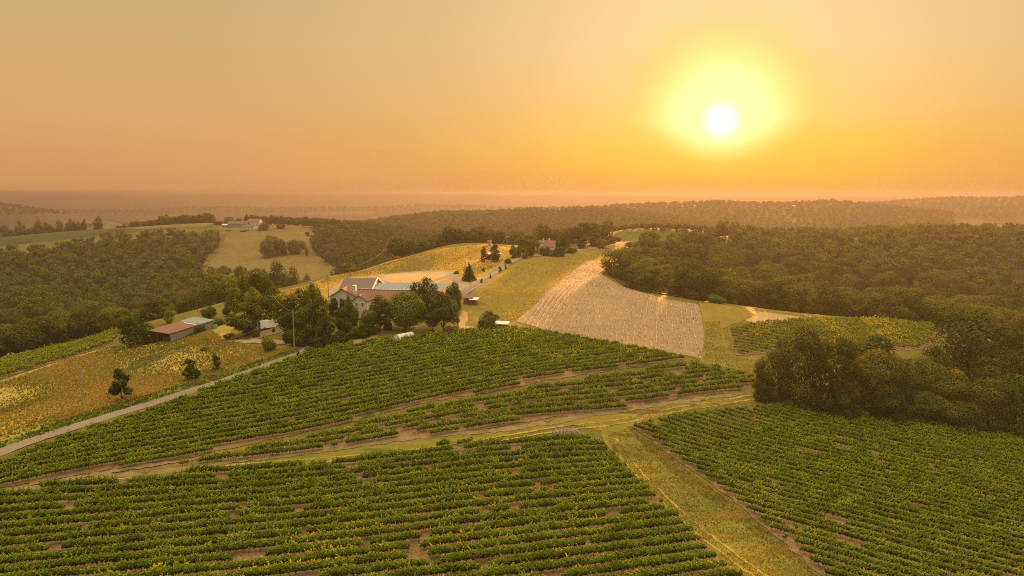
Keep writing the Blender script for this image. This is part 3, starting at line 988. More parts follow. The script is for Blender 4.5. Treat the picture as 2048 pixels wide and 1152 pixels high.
# ---------------------------------------------------------------- young vines in the tilled field: low mulch ridges running up the hill
def young_row(path, k):
    rg = np.random.default_rng(900 + k)
    z = ground(path[:, 0], path[:, 1]) + .09
    org = np.array([*path[len(path) // 2], z[len(path) // 2]])
    d = np.gradient(path, axis=0)
    d /= np.linalg.norm(d, axis=1)[:, None]
    nr = np.stack([-d[:, 1], d[:, 0]], -1)
    root = thing('young_vine_row', f'young vine row on pale mulch in the tilled field, {ordinal(k)} from the pasture', 'vine row', tuple(org), 0, 'young vine rows in the tilled field')
    n = len(path)
    wv = .14 + .05 * smooth_noise(np.arange(n) * .5, rg, 6)
    prof = [(-1, -.02), (-.5, .13), (.5, .13), (1, -.02)]
    V = np.stack([np.c_[path + nr * (wv * f)[:, None], z + h] for f, h in prof], 1) - org
    ix = np.arange(n * 4).reshape(n, 4)
    q = np.stack([ix[:-1, :-1], ix[:-1, 1:], ix[1:, 1:], ix[1:, :-1]], -1).reshape(-1, 4)
    link('mulch_ridge', np_mesh('mulch_ridge', V.reshape(-1, 3), q, [M['mulch']]), root)
    m = int(n * .5 * 4)
    i = rg.integers(0, n, m)
    keep = smooth_noise(i * .5, rg, 5) + rg.normal(0, .5, m) > -.1
    i = i[keep]
    m = len(i)
    C = np.c_[path[i] + nr[i] * rg.normal(0, .16, m)[:, None], z[i] + rg.uniform(.08, .5, m)] - org
    Vq = quads_from(C, np.tile([0, -.3, .8], (m, 1)), rg.uniform(.16, .34, m), rg)
    link('foliage', np_mesh('young_foliage', Vq, np.arange(m * 4).reshape(-1, 4), [M['garden']], {'tint': rg.uniform(.2, 1, m)}), root)


M['mulch'] = plain('pale_mulch_film', (.38, .31, .22), .8, .3, .8, spec=.15)
yy = np.arange(150, 345, .5)
slp = np.interp(yy, [160, 215, 240, 270, 300, 340], [.20, .21, .235, .31, .36, .38])
Gy = np.concatenate([[0], np.cumsum(slp[1:] * .5)])
x_left = MULCH[0][0] - np.interp(MULCH[0][1], yy, Gy)
k = 0
for j in range(46):
    xx = x_left + .6 + j * 1.62 + Gy + .16 * smooth_noise(yy, np.random.default_rng(j), 31)
    ins = inside(xx, yy, MULCH)
    if ins.sum() < 20:
        continue
    ids = np.where(ins)[0]
    a, b = ids[0], ids[-1] + 1
    # keep the longest unbroken piece
    if not ins[a:b].all():
        br = np.where(~ins[a:b])[0] + a
        segs = np.split(np.arange(a, b), np.searchsorted(np.arange(a, b), br))
        seg = max(segs, key=lambda q: ins[q].sum())
        seg = seg[ins[seg]]
        a, b = seg[0], seg[-1] + 1
    if b - a < 16:
        continue
    k += 1
    young_row(np.c_[xx[a:b], yy[a:b]], k)

# ---------------------------------------------------------------- trees: tapered trunk with limbs, crown of many leaf clumps
def lobes_to_leaves(rg, lobes, n, size, core=.14, flat=1.0):
    L = np.array(lobes, float)
    ar = L[:, 3] * L[:, 4] + L[:, 5] * (L[:, 3] + L[:, 4])
    which = rg.choice(len(L), size=int(n * 1.7), p=ar / ar.sum())
    d = rg.normal(0, 1, (len(which), 3))
    d /= np.linalg.norm(d, axis=1)[:, None]
    lo = L[which]
    r = 1.0 - np.abs(rg.normal(0, .10, len(which))) + np.where(rg.uniform(0, 1, len(which)) < .10, rg.uniform(.05, .30, len(which)), 0)
    C = lo[:, :3] + d * lo[:, 3:6] * r[:, None]
    # drop leaves buried in another lobe
    bury = np.zeros(len(C), bool)
    for k in range(len(L)):
        q = (C - L[k, :3]) / (L[k, 3:6] * .86)
        bury |= ((q * q).sum(1) < 1) & (which != k)
    C, d, which = C[~bury][:n], d[~bury][:n], which[~bury][:n]
    N = d + [0, 0, .25]
    nc = int(n * core)
    wc = rg.choice(len(L), size=nc, p=ar / ar.sum())
    dc = rg.normal(0, 1, (nc, 3))
    dc /= np.linalg.norm(dc, axis=1)[:, None]
    Cc = L[wc, :3] + dc * L[wc, 3:6] * .62
    V = np.concatenate([quads_from(C, N, size * rg.uniform(.6, 1.3, len(C)), rg, .8, .19), quads_from(Cc, dc, size * 2.2, rg, .9, .3)])
    lobe_t = rg.normal(0, .13, len(L))
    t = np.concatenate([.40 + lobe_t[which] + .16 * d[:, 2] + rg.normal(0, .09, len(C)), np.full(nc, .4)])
    return V, np.clip(t, 0, 1)


def trunk_mb(rg, h0, h1, r, spread, nl=5):
    m = MB()
    pts = [(0, 0, -.4), (rg.normal(0, .1), rg.normal(0, .1), h0 * .5), (rg.normal(0, .2), rg.normal(0, .2), h0), (rg.normal(0, .3), rg.normal(0, .3), h1)]
    m.tube(pts, [r * 1.3, r, r * .85, r * .3], 7)
    for k in range(nl):
        a = 2 * math.pi * k / nl + rg.uniform(-.4, .4)
        z0 = h0 * rg.uniform(.75, 1.15)
        e = spread * rg.uniform(.55, .85)
        m.tube([(0, 0, z0), (math.cos(a) * e * .5, math.sin(a) * e * .5, z0 + (h1 - z0) * .35), (math.cos(a) * e, math.sin(a) * e, z0 + (h1 - z0) * .7)], [r * .5, r * .35, r * .12], 5)
    return m


PROTO = {}


def proto(kind, i, h, w_, nleaf, size, mat, seed):
    """crown and trunk meshes of one tree of the given habit, h metres tall and w_ wide"""
    rg = np.random.default_rng(seed)
    rx = w_ / 2
    lob = []
    if kind == 'broad':
        b0 = h * .16
        lob.append((0, 0, h * .55, rx * .72, rx * .72, h * .36))
        for k in range(13):
            a = rg.uniform(0, 6.283)
            e = rg.uniform(.35, .72) * rx
            z = h * rg.uniform(.30, .84)
            s = rx * rg.uniform(.30, .48)
            lob.append((math.cos(a) * e, math.sin(a) * e, min(z, h - s * .8), s, s, s * rg.uniform(.65, .9)))
        lob.append((rg.normal(0, .6), rg.normal(0, .6), h * .86, rx * .4, rx * .4, h * .14))
        for k in range(6):
            a = 6.283 * k / 6 + rg.uniform(-.4, .4)
            lob.append((math.cos(a) * rx * .6, math.sin(a) * rx * .6, h * rg.uniform(.17, .27), rx * .34, rx * .34, h * .15))
    elif kind == 'dome':
        b0 = h * .16
        lob.append((0, 0, h * .53, rx * .86, rx * .86, h * .42))
        for k in range(14):
            a = rg.uniform(0, 6.283)
            el = rg.uniform(-.25, 1.2)
            s = rx * rg.uniform(.22, .36)
            lob.append((math.cos(a) * math.cos(el) * rx * .72, math.sin(a) * math.cos(el) * rx * .72, h * .53 + math.sin(el) * h * .33, s, s, s * .8))
        for k in range(6):
            a = 6.283 * k / 6 + rg.uniform(-.4, .4)
            lob.append((math.cos(a) * rx * .58, math.sin(a) * rx * .58, h * rg.uniform(.13, .22), rx * .3, rx * .3, h * .13))
    elif kind == 'round':
        b0 = h * .12
        lob.append((0, 0, h * .56, rx * .93, rx * .93, h * .44))
        for k in range(16):
            d = rg.normal(0, 1, 3)
            d /= np.linalg.norm(d)
            lob.append((d[0] * rx * .72, d[1] * rx * .72, h * .56 + d[2] * h * .33, rx * .3, rx * .3, rx * .3))
    elif kind == 'column':
        b0 = h * .06
        n = 9
        for k in range(n):
            f = k / (n - 1)
            s = rx * (math.sin(math.pi * (.16 + .80 * f)) ** .7)
            lob.append((rg.normal(0, .07) * w_, rg.normal(0, .07) * w_, h * (.1 + .86 * f), s, s, h * .12))
    elif kind == 'spruce':
        b0 = h * .08
        for k in range(11):
            f = k / 10
            s = rx * (1 - f * .93)
            for q in range(5 if k < 8 else 2):
                a = 2 * math.pi * q / 5 + k
                lob.append((math.cos(a) * s * .55, math.sin(a) * s * .55, h * (.10 + .87 * f), s * .55 + .12, s * .55 + .12, h * .045))
    elif kind == 'bush':
        b0 = .1
        for k in range(9):
            a = rg.uniform(0, 6.283)
            e = rg.uniform(0, .6) * rx
            s = rx * rg.uniform(.34, .55)
            lob.append((math.cos(a) * e, math.sin(a) * e, max(s * .5, h * rg.uniform(.25, .68)), s, s, min(s, h * .35)))
    elif kind == 'young':
        b0 = h * .10
        for k in range(15):
            a = rg.uniform(0, 6.283)
            f = rg.uniform(0, 1)
            e = rg.uniform(.1, .70) * rx * (1 - .5 * f)
            s = rx * rg.uniform(.22, .40) * (1.15 - .5 * f)
            lob.append((math.cos(a) * e, math.sin(a) * e, h * (.14 + .78 * f), s * .95, s * .95, s * 1.1))
    elif kind == 'birch':
        b0 = h * .15
        for k in range(16):
            a = rg.uniform(0, 6.283)
            f = rg.uniform(0, 1)
            e = rg.uniform(.2, .75) * rx * math.sin(math.pi * (.2 + .75 * f))
            s = rx * rg.uniform(.26, .42)
            lob.append((math.cos(a) * e, math.sin(a) * e, h * (.22 + .68 * f), s, s, s * 1.3))
    V, t = lobes_to_leaves(rg, lob, nleaf, size)
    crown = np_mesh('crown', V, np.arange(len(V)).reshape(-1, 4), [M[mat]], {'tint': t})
    tm = trunk_mb(rg, max(b0, .4) if kind not in ('bush',) else h * .15, h * .72, max(.05, h * (.011 if kind == 'young' else .018)), rx * .8, 5 if kind not in ('column', 'spruce') else 0)
    to = tm.build('trunk', M['bark'], smooth=True)
    td = to.data
    bpy.data.objects.remove(to)
    PROTO.setdefault(kind + mat, []).append((crown, td, h, w_))
    return crown, td, h, w_


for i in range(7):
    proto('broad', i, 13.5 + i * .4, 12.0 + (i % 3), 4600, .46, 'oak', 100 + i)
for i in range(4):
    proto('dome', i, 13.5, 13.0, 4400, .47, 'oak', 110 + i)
PROTO['woodtree'] = PROTO['domeoak'] + PROTO['broadoak'][:3]
for i in range(3):
    proto('broad', i, 10, 10, 3600, .40, 'garden', 120 + i)
    proto('birch', i, 11, 8, 3000, .40, 'garden', 130 + i)
    proto('bush', i, 3, 4.4, 1500, .26, 'garden', 140 + i)
    proto('young', i, 5, 3.8, 760, .30, 'garden', 150 + i)
proto('bush', 0, 3, 4.4, 1500, .26, 'bright', 143)
proto('birch', 0, 11, 8, 3000, .40, 'bright', 133)
for i in range(2):
    proto('round', i, 9, 8.4, 4200, .34, 'garden', 160 + i)
    proto('round', i, 9, 8.4, 2600, .45, 'oak', 165 + i)
    proto('round', i, 9, 8.4, 5200, .30, 'bright', 168 + i)
    proto('column', i, 11, 3.2, 1800, .34, 'garden', 170 + i)
    proto('column', i, 11, 3.2, 1500, .40, 'oak', 175 + i)
proto('spruce', 0, 10, 6.5, 2600, .38, 'conifer', 180)
proto('bush', 0, 4, 5, 900, .42, 'oak', 190)
proto('bush', 1, 4, 5, 900, .42, 'oak', 191)
# big near trees get finer leaves
for i in range(4):
    pass
M['wood'] = leaf_mat('near_wood_leaves', (.014, .028, .004), (.085, .095, .014), (.19, .15, .02), .30, .25)
for i in range(4):
    proto('broad', i, 15, 14.5, 7500, .40, 'wood', 200 + i)
    proto('dome', i, 15, 14.0, 7500, .40, 'wood', 210 + i)

trg = np.random.default_rng(77)


def plant(name, x, y, h, wdt, kind, label, cat='tree', group=None, pick=None, sink=.15):
    ps = PROTO[kind]
    c, t, ph, pw = ps[trg.integers(len(ps)) if pick is None else pick % len(ps)]
    z = float(ground(x, y)) - sink
    root = thing(name, label, cat, (x, y, z), trg.uniform(0, 6.283), group)
    s = (wdt / pw, wdt / pw, h / ph)
    for nm, me in (('crown', c), ('trunk', t)):
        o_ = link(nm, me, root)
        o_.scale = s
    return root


def tree_px(name, u, vb, vt, wpx, kind, label, cat='tree', Y=None, group=None, pick=None):
    """a tree whose foot is seen at (u, vb) (or stands hidden at depth Y) and whose top is seen at vt"""
    if Y is None:
        x, y, z = at(u, vb)
    else:
        x, y, z = cu(u, Y)
    d = ray(u, vt)
    ztop = CAM_Z + y * d[2] / d[1]
    h = max(ztop - z, 1.0)
    return plant(name, x, y, h, wpx / FPX * y * 1.02, kind, label, cat, group, pick)


def scatter(poly, dmin, seed, tries=9000):
    rg = np.random.default_rng(seed)
    P = np.array(poly)
    x0, y0 = P.min(0)
    x1, y1 = P.max(0)
    out_ = np.empty((0, 2))
    X = np.c_[rg.uniform(x0, x1, tries), rg.uniform(y0, y1, tries)]
    X = X[inside(X[:, 0], X[:, 1], poly)]
    cell, grid = dmin, {}
    res = []
    for p in X:
        k = (int(p[0] // cell), int(p[1] // cell))
        bad = False
        for a in (-1, 0, 1):
            for b in (-1, 0, 1):
                for q in grid.get((k[0] + a, k[1] + b), ()):
                    if (q[0] - p[0]) ** 2 + (q[1] - p[1]) ** 2 < dmin * dmin:
                        bad = True
        if not bad:
            grid.setdefault(k, []).append(p)
            res.append(p)
    return np.array(res)


def to_px(x, y, z):
    dz = z - CAM_Z
    f = y * math.cos(PITCH) - dz * math.sin(PITCH)
    up = y * math.sin(PITCH) + dz * math.cos(PITCH)
    return 1024 + FPX * x / f, 576 - FPX * up / f


LEFTWOOD = poly_cu([(-250, 235), (-60, 232), (60, 238), (150, 244), (240, 252), (340, 262), (450, 272), (520, 300), (560, 335), (620, 400), (600, 470), (545, 520), (480, 540), (405, 570), (412, 640), (446, 690), (440, 730), (330, 735), (240, 725),
                    (140, 690), (60, 665), (-40, 650), (-250, 620)])
RIGHTWOOD = poly_cu([(1222, 296), (1250, 268), (1300, 258), (1400, 246), (1500, 252), (1640, 262), (1780, 262), (1900, 250), (2048, 240), (2300, 236), (2330, 640), (2100, 655), (2048, 640), (1960, 650), (1900, 620), (1780, 660), (1600, 650), (1500, 590),
                     (1430, 520), (1400, 480), (1330, 430), (1280, 400), (1250, 350), (1228, 320)])
SPREAD = ['broad domed', 'rounded', 'lobed', 'tall full-crowned', 'wide spreading', 'dense low', 'uneven']


def wood(poly, dmin, seed, wname, front, cap, hs, kind='woodtree', ranks=9, name='forest_tree', gname=None):
    """a wood: the trees that show largest are things of their own, those behind are returned"""
    P = scatter(poly, dmin, seed)
    z = ground(P[:, 0], P[:, 1])
    rg = np.random.default_rng(seed + 1)
    uv = np.array([to_px(a, b, c + 9) for (a, b), c in zip(P, z)])
    show = (uv[:, 0] > -30) & (uv[:, 0] < 2078)
    dist = np.hypot(P[:, 0], P[:, 1])
    order = np.argsort(dist)
    order = [i for i in order if show[i]]
    near, rest = order[:cap], order[cap:]
    rk = np.array_split(np.array(near), ranks)
    for r_, idx in enumerate(rk):
        idx = sorted(idx, key=lambda i: uv[i, 0])
        for q, i in enumerate(idx):
            k = int(rg.integers(7))
            h = rg.uniform(*hs)
            wd = h * rg.uniform(.92, 1.3)
            lab = f'{SPREAD[k].replace(" ", "-", 1) if False else SPREAD[k]} tree in {wname}, {ordinal(r_ + 1)} rank back, {ordinal(q + 1)} along'
            plant(name, P[i, 0], P[i, 1], h, wd, kind, lab, 'tree', gname or ('trees of ' + wname), k, .6)
    return P[rest]


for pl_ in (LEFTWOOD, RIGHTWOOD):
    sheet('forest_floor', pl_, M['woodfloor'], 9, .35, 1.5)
rest = []
rest.append(wood(LEFTWOOD, 11.0, 31, 'the valley wood', '', 150, (10, 16), ranks=10))
rest.append(wood(RIGHTWOOD, 11.5, 32, 'the wood under the sun', '', 150, (10.5, 16.5), ranks=10))


# woods that read as one mass: the far and hidden trees
def mass(name, P, hs, seed, nleaf=150, size=1.3, mat='wood_far', wfac=.95):
    rg = np.random.default_rng(seed)
    protos = []
    for k in range(6):
        lob = [(0, 0, .55, .34, .34, .36)]
        for q in range(8):
            a = rg.uniform(0, 6.283)
            e = rg.uniform(.2, .34)
            s = rg.uniform(.16, .25)
            lob.append((math.cos(a) * e, math.sin(a) * e, rg.uniform(.35, .82), s, s, s * .8))
        V, t = lobes_to_leaves(rg, lob, nleaf, size / 12.0, .2)
        protos.append((V, t))
    Vs, Ts = [], []
    zz = ground(P[:, 0], P[:, 1])
    for (x, y), z in zip(P, zz):
        V, t = protos[rg.integers(6)]
        h = rg.uniform(*hs)
        a = rg.uniform(0, 6.283)
        ca, sa = math.cos(a), math.sin(a)
        wd = h * rg.uniform(.85, 1.1) * wfac
        Vs.append(np.c_[(V[:, 0] * ca - V[:, 1] * sa) * wd + x, (V[:, 0] * sa + V[:, 1] * ca) * wd + y, V[:, 2] * h + z - h * .06])
        Ts.append(np.clip(t * .6 + .2 + rg.normal(0, .13), 0, 1))
    V = np.concatenate(Vs)
    o_ = link(name, np_mesh(name, V, np.arange(len(V)).reshape(-1, 4), [M[mat]], {'tint': np.concatenate(Ts)}))
    return tag(o_, kind='stuff')


mass('forest', np.concatenate(rest), (10.5, 15), 41, 330, 1.05, 'oak')
MIDWOOD = poly_cu([(632, 660), (662, 600), (690, 560), (672, 500), (700, 455), (760, 440), (850, 440), (940, 470), (1040, 500), (1150, 520), (1235, 560), (1240, 800), (1250, 1000), (900, 1000), (760, 905), (690, 880), (626, 850), (640, 760)])
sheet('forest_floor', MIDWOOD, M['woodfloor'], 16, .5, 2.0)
mass('forest', scatter(MIDWOOD, 9.0, 33, 16000), (11, 15), 42, 210, 1.3)
RIDGEWOOD = poly_cu([(700, 1020), (900, 1010), (1250, 1010), (1440, 1030), (1430, 1420), (1180, 1480), (960, 1460), (740, 1400), (690, 1200)])
P_ = scatter(RIDGEWOOD, 11.0, 34, 16000)
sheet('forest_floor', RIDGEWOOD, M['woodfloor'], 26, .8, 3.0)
mass('forest', P_, (10, 14), 43, 90, 2.1)
FARWOOD = poly_cu([(880, 1560), (1100, 1600), (1250, 1380), (1500, 1400), (1760, 1450), (1900, 1600), (1950, 1800), (1800, 1950), (1300, 1960), (1000, 1960)])
mass('forest', scatter(FARWOOD, 14.0, 35, 14000), (10, 15), 44, 50, 3.0)
FARWOOD2 = poly_cu([(1560, 2500), (1700, 2250), (2080, 2200), (2250, 2400), (2250, 2750), (1900, 2800), (1650, 2780)])
mass('forest', scatter(FARWOOD2, 20.0, 36, 7000), (11, 16), 45, 34, 4.4)
FARWOOD3 = poly_cu([(-200, 2200), (60, 2200), (150, 2380), (120, 2560), (-200, 2600)])
mass('forest', scatter(FARWOOD3, 18.0, 37, 4000), (9, 14), 46, 34, 4.4)
HILLTOP = poly_cu([(246, 880), (330, 860), (440, 870), (440, 925), (330, 940), (246, 930)])
mass('forest', scatter(poly_cu([(1245, 640), (1420, 590), (1440, 700), (1430, 1000), (1255, 1000), (1240, 800)]), 10.0, 52, 5000), (10, 14), 53, 150, 1.5)
mass('forest', scatter(poly_cu([(1236, 508), (1330, 492), (1430, 486), (1430, 600), (1236, 600)]), 5.0, 54, 3000), (3, 5.5), 55, 90, 1.6)  # low bushes added to hide the sunlit rim of the far field
mass('forest', scatter(HILLTOP, 8.0, 38, 3000), (10, 16), 47, 150, 1.5)
HILLTOP2 = poly_cu([(505, 850), (560, 850), (625, 845), (625, 900), (505, 905)])
mass('forest', scatter(HILLTOP2, 8.0, 39, 3000), (9, 15), 48, 150, 1.5)
PL = [p for k in range(9) for p in scatter(poly_cu([(-150 + k * 150, 3900 + 90 * (k % 3)), (10 + k * 150, 4000 + 60 * (k % 2)), (30 + k * 150, 4500), (-120 + k * 150, 4450)]), 34.0, 60 + k, 420)]
mass('forest', np.array(PL), (12, 20), 61, 26, 6.0)
PL = [p for u0, y0, du, dy in ((60, 2900, 150, 160), (190, 3150, 160, 120), (330, 2850, 120, 200), (470, 3000, 170, 150), (630, 3200, 130, 120), (-80, 2700, 90, 200), (380, 2150, 90, 120), (560, 2350, 120, 100), (150, 2050, 60, 100)) for p in scatter(poly_cu([(u0, y0), (u0 + du, y0 + 30), (u0 + du, y0 + dy), (u0, y0 + dy)]), 22.0, int(u0 + 200), 300)]
mass('forest', np.array(PL), (10, 17), 62, 30, 4.5)

# ---------------------------------------------------------------- single trees and bushes
def T(*rows):
    for r_ in rows:
        nm, u, vb, vt, wp, kind, lab = r_[:7]
        kw = r_[7] if len(r_) > 7 else {}
        tree_px(nm, u, vb, vt, wp, kind, lab, kw.get('cat', 'bush' if nm == 'bush' else 'tree'), kw.get('Y'), kw.get('group'), kw.get('pick'))


# the big trees on the corner between the vineyards
T(('oak_tree', 1604, 785, 639, 104, 'domewood', 'tall dark oak at the corner where the grass tracks meet', {'Y': 150, 'pick': 0}),
  ('oak_tree', 1672, 790, 664, 112, 'domewood', 'broad dark oak just right of the corner oak, overlapping it', {'Y': 147, 'pick': 1}),
  ('oak_tree', 1765, 790, 692, 122, 'domewood', 'low domed dark tree beside the two corner oaks, above the corner vineyard', {'Y': 150, 'pick': 2}),
  ('oak_tree', 1748, 760, 668, 110, 'broadgarden', 'pale brownish round tree behind the low domed dark tree', {'Y': 168}),
  ('oak_tree', 1950, 800, 613, 200, 'broadwood', 'tallest two-tiered tree of the clump above the corner vineyard', {'Y': 172, 'pick': 3}),
  ('oak_tree', 1838, 800, 712, 110, 'broadwood', 'mid-green tree halfway between the corner oaks and the tallest tree', {'Y': 152, 'pick': 0}),
  ('oak_tree', 1905, 800, 728, 110, 'domewood', 'lobed tree in front of the tallest tree, crown edge sunlit', {'Y': 148, 'pick': 2}),
  ('oak_tree', 1878, 800, 690, 100, 'broadwood', 'half-hidden tree tucked left of the tallest tree', {'Y': 166, 'pick': 1}),
  ('oak_tree', 1985, 830, 752, 110, 'broadwood', 'dark spreading tree at the edge of the corner vineyard', {'Y': 142, 'pick': 3}),
  ('oak_tree', 2040, 850, 742, 120, 'domewood', 'dark tree cut by the picture edge above the corner vineyard', {'Y': 141, 'pick': 0}),
  ('oak_tree', 2052, 800, 632, 120, 'broadwood', 'tree cut by the picture edge behind the tallest tree', {'Y': 185, 'pick': 2}),
  ('oak_tree', 2010, 800, 690, 110, 'domewood', 'round tree between the tallest tree and the picture edge', {'Y': 160, 'pick': 1}),
  ('oak_tree', 1806, 790, 726, 90, 'broadwood', 'small dense tree in the dark hedge line under the clump', {'Y': 147, 'pick': 3}),
  ('oak_tree', 2100, 800, 690, 130, 'broadwood', 'spreading tree mostly outside the picture edge', {'Y': 165, 'pick': 3}),
  ('bush', 1700, 790, 748, 70, 'domewood', 'dark undergrowth bush at the foot of the broad oak', {'Y': 144}),
  ('oak_tree', 1552, 780, 690, 74, 'domewood', 'shorter tree leaning on the left side of the corner oak', {'Y': 152, 'pick': 2}),
  ('bush', 1535, 775, 738, 46, 'domewood', 'dark bush at the left foot of the corner oak', {'Y': 151}),
  ('bush', 1940, 840, 796, 90, 'domewood', 'dark low thicket along the upper edge of the corner vineyard', {'Y': 141}),
  ('bush', 1870, 820, 780, 84, 'domewood', 'dark low thicket left of the thicket by the corner vineyard', {'Y': 144}),
  ('bush', 1790, 806, 766, 76, 'domewood', 'dark thicket under the small dense tree', {'Y': 144}),
  ('bush', 1432, 606, 586, 40, 'bushbright', 'pale bush at the foot of the wood above the green strip'))

# round the farm
T(('poplar_tree', 487, 612, 551, 19, 'columngarden', 'slim dark columnar tree left of the farm'),
  ('oak_tree', 524, 610, 535, 58, 'broadgarden', 'big dark tree on the crest left of the farmhouse', {'pick': 1}),
  ('oak_tree', 468, 628, 574, 34, 'broadgarden', 'dark tree left of the slim columnar tree'),
  ('garden_tree', 494, 668, 600, 84, 'birchgarden', 'broad green tree just left of the white van', {'pick': 0}),
  ('garden_tree', 508, 640, 573, 52, 'birchbright', 'sunlit yellow-green tree behind the broad green tree'),
  ('garden_tree', 556, 648, 572, 74, 'broadgarden', 'dark tree right behind the white van', {'pick': 0}),
  ('garden_tree', 596, 672, 574, 72, 'broadgarden', 'very dark tall tree right of the van', {'pick': 2}),
  ('garden_tree', 626, 640, 566, 44, 'roundgarden', 'rounded green tree beside the house gable', {'pick': 0, 'Y': 196}),
  ('garden_tree', 614, 688, 612, 66, 'birchgarden', 'dark bushy tree above the lane fork', {'pick': 1}),
  ('garden_tree', 640, 688, 590, 62, 'birchgarden', 'large loose brownish-green tree in front of the house gable', {'pick': 2}),
  ('garden_tree', 698, 650, 588, 24, 'youngbright' if 'youngbright' in PROTO else 'birchbright', 'light green tree against the white house wall', {'Y': 196}),
  ('garden_tree', 690, 674, 612, 52, 'birchgarden', 'olive tree in front of the small white gable', {'pick': 0}),
  ('garden_tree', 736, 670, 616, 46, 'broadgarden', 'low dark tree right of the small white gable', {'pick': 1}),
  ('garden_tree', 762, 662, 592, 62, 'birchgarden', 'brownish tree left of the clipped round tree', {'pick': 1}),
  ('garden_tree', 813, 662, 580, 78, 'roundbright', 'clipped round tree with a sunlit yellow top', {'pick': 1}),
  ('garden_tree', 848, 640, 551, 62, 'broadgarden', 'tall dark oak behind the clipped round tree', {'pick': 2}),
  ('garden_tree', 886, 668, 584, 76, 'birchgarden', 'tall full olive tree right of the clipped round tree', {'pick': 2}),
  ('garden_tree', 912, 628, 571, 36, 'birchbright', 'narrow bright green tree beside the brick shed'),
  ('garden_tree', 905, 606, 561, 40, 'broadgarden', 'reddish dark tree behind the narrow bright tree', {'Y': 208}),
  ('garden_tree', 974, 661, 619, 46, 'broadgarden', 'low round tree left of the white roofed shed', {'pick': 0}),
  ('spruce_tree', 938, 562, 524, 30, 'spruceconifer', 'dark pointed spruce beside the pole by the far road'),
  ('spruce_tree', 640, 602, 574, 18, 'spruceconifer', 'small dark conifer left of the house gable', {'Y': 204}),
  ('bush', 668, 630, 597, 36, 'birchgarden', 'shrub against the foot of the white house gable', {'Y': 200}),
  ('bush', 688, 630, 600, 28, 'birchgarden', 'second shrub against the white house, under the small window', {'Y': 199}),
  ('bush', 710, 630, 608, 30, 'bushgarden', 'shrub below the small white annex', {'Y': 195}),
  ('bush', 676, 686, 660, 56, 'bushgarden', 'dark hedge bush under the loose brownish tree'),
  ('bush', 640, 690, 660, 60, 'bushgarden', 'dark hedge bush above the lane fork'),
  ('bush', 722, 674, 648, 48, 'bushgarden', 'dark hedge bush by the garden lane'),
  ('bush', 598, 690, 656, 46, 'bushgarden', 'dark bush right of the concrete pole'),
  ('bush', 706, 676, 650, 28, 'bushbright', 'bright green bush beside the garden lane'),
  ('bush', 576, 688, 660, 24, 'bushgarden', 'bush left of the concrete pole at the drive'),
  ('bush', 538, 702, 668, 34, 'bushbright', 'sunlit round bush between the drive and the road'),
  ('bush', 462, 680, 664, 30, 'bushgarden', 'grey-green bush at the far end of the drive'),
  ('bush', 513, 674, 660, 18, 'bushgarden', 'small dark bush at the tail of the van'),
  ('bush', 547, 665, 655, 9, 'bushgarden', 'tiny bush on the grass beside the parking pad'),
  ('bush', 620, 702, 690, 20, 'bushbright', 'flowering bush at the lane fork'),
  ('bush', 636, 698, 684, 22, 'bushgarden', 'dark shrub beside the flowering bush'),
  ('bush', 652, 690, 682, 18, 'bushgarden', 'grey shrub in the bed along the garden lane'),
  ('bush', 688, 681, 672, 18, 'bushgarden', 'low shrub next to the person on the lane'),
  ('bush', 597, 713, 700, 11, 'youngarden' if 'youngarden' in PROTO else 'younggarden', 'tiny young tree at the edge of the road'),
  ('bush', 776, 660, 642, 22, 'bushgarden', 'clipped dark hedge end by the lawn'),
  ('bush', 752, 664, 655, 22, 'bushgarden', 'low clipped hedge along the lawn'),
  ('bush', 845, 672, 660, 28, 'bushgarden', 'dark bush right of the poly tunnel'),
  ('bush', 862, 672, 658, 26, 'bushgarden', 'dark bush under the tall olive tree'),
  ('bush', 900, 668, 648, 40, 'bushgarden', 'brownish undergrowth right of the tall olive tree'))

# the meadow left of the road and the open barn
T(('young_tree', 245, 802, 735, 68, 'younggarden', 'larger young tree on the meadow beside the road', {'pick': 0}),
  ('young_tree', 378, 760, 714, 54, 'younggarden', 'round-headed young tree on the meadow, second up the road', {'pick': 1}),
  ('young_tree', 433, 741, 704, 32, 'younggarden', 'small pointed young tree on the meadow near the farm', {'pick': 2}),
  ('bush', 274, 690, 625, 68, 'broadgarden', 'big dark bushy tree left of the open barn', {'cat': 'tree'}),
  ('bush', 418, 640, 611, 32, 'roundgarden', 'round dark bush behind the open barn'),
  ('bush', 453, 632, 614, 16, 'roundgarden', 'small round bush on the crest right of the barn'),
  ('bush', 340, 648, 616, 30, 'birchbright', 'light green sapling clump behind the barn roof'),
  ('bush', 374, 672, 655, 34, 'bushgarden', 'bramble bush along the barn wall'),
  ('bush', 398, 666, 647, 34, 'bushgarden', 'dark shrub along the barn wall below the metal roof'),
  ('bush', 422, 656, 640, 34, 'bushgarden', 'dark shrub at the metal roofed end of the barn'),
  ('bush', 442, 650, 637, 24, 'bushgarden', 'low shrub by the green water tank'),
  ('bush', 410, 700, 692, 22, 'bushgarden', 'flat grey-green weed patch on the meadow'),
  ('bush', 300, 684, 674, 30, 'bushgarden', 'low brambles at the barn front'))

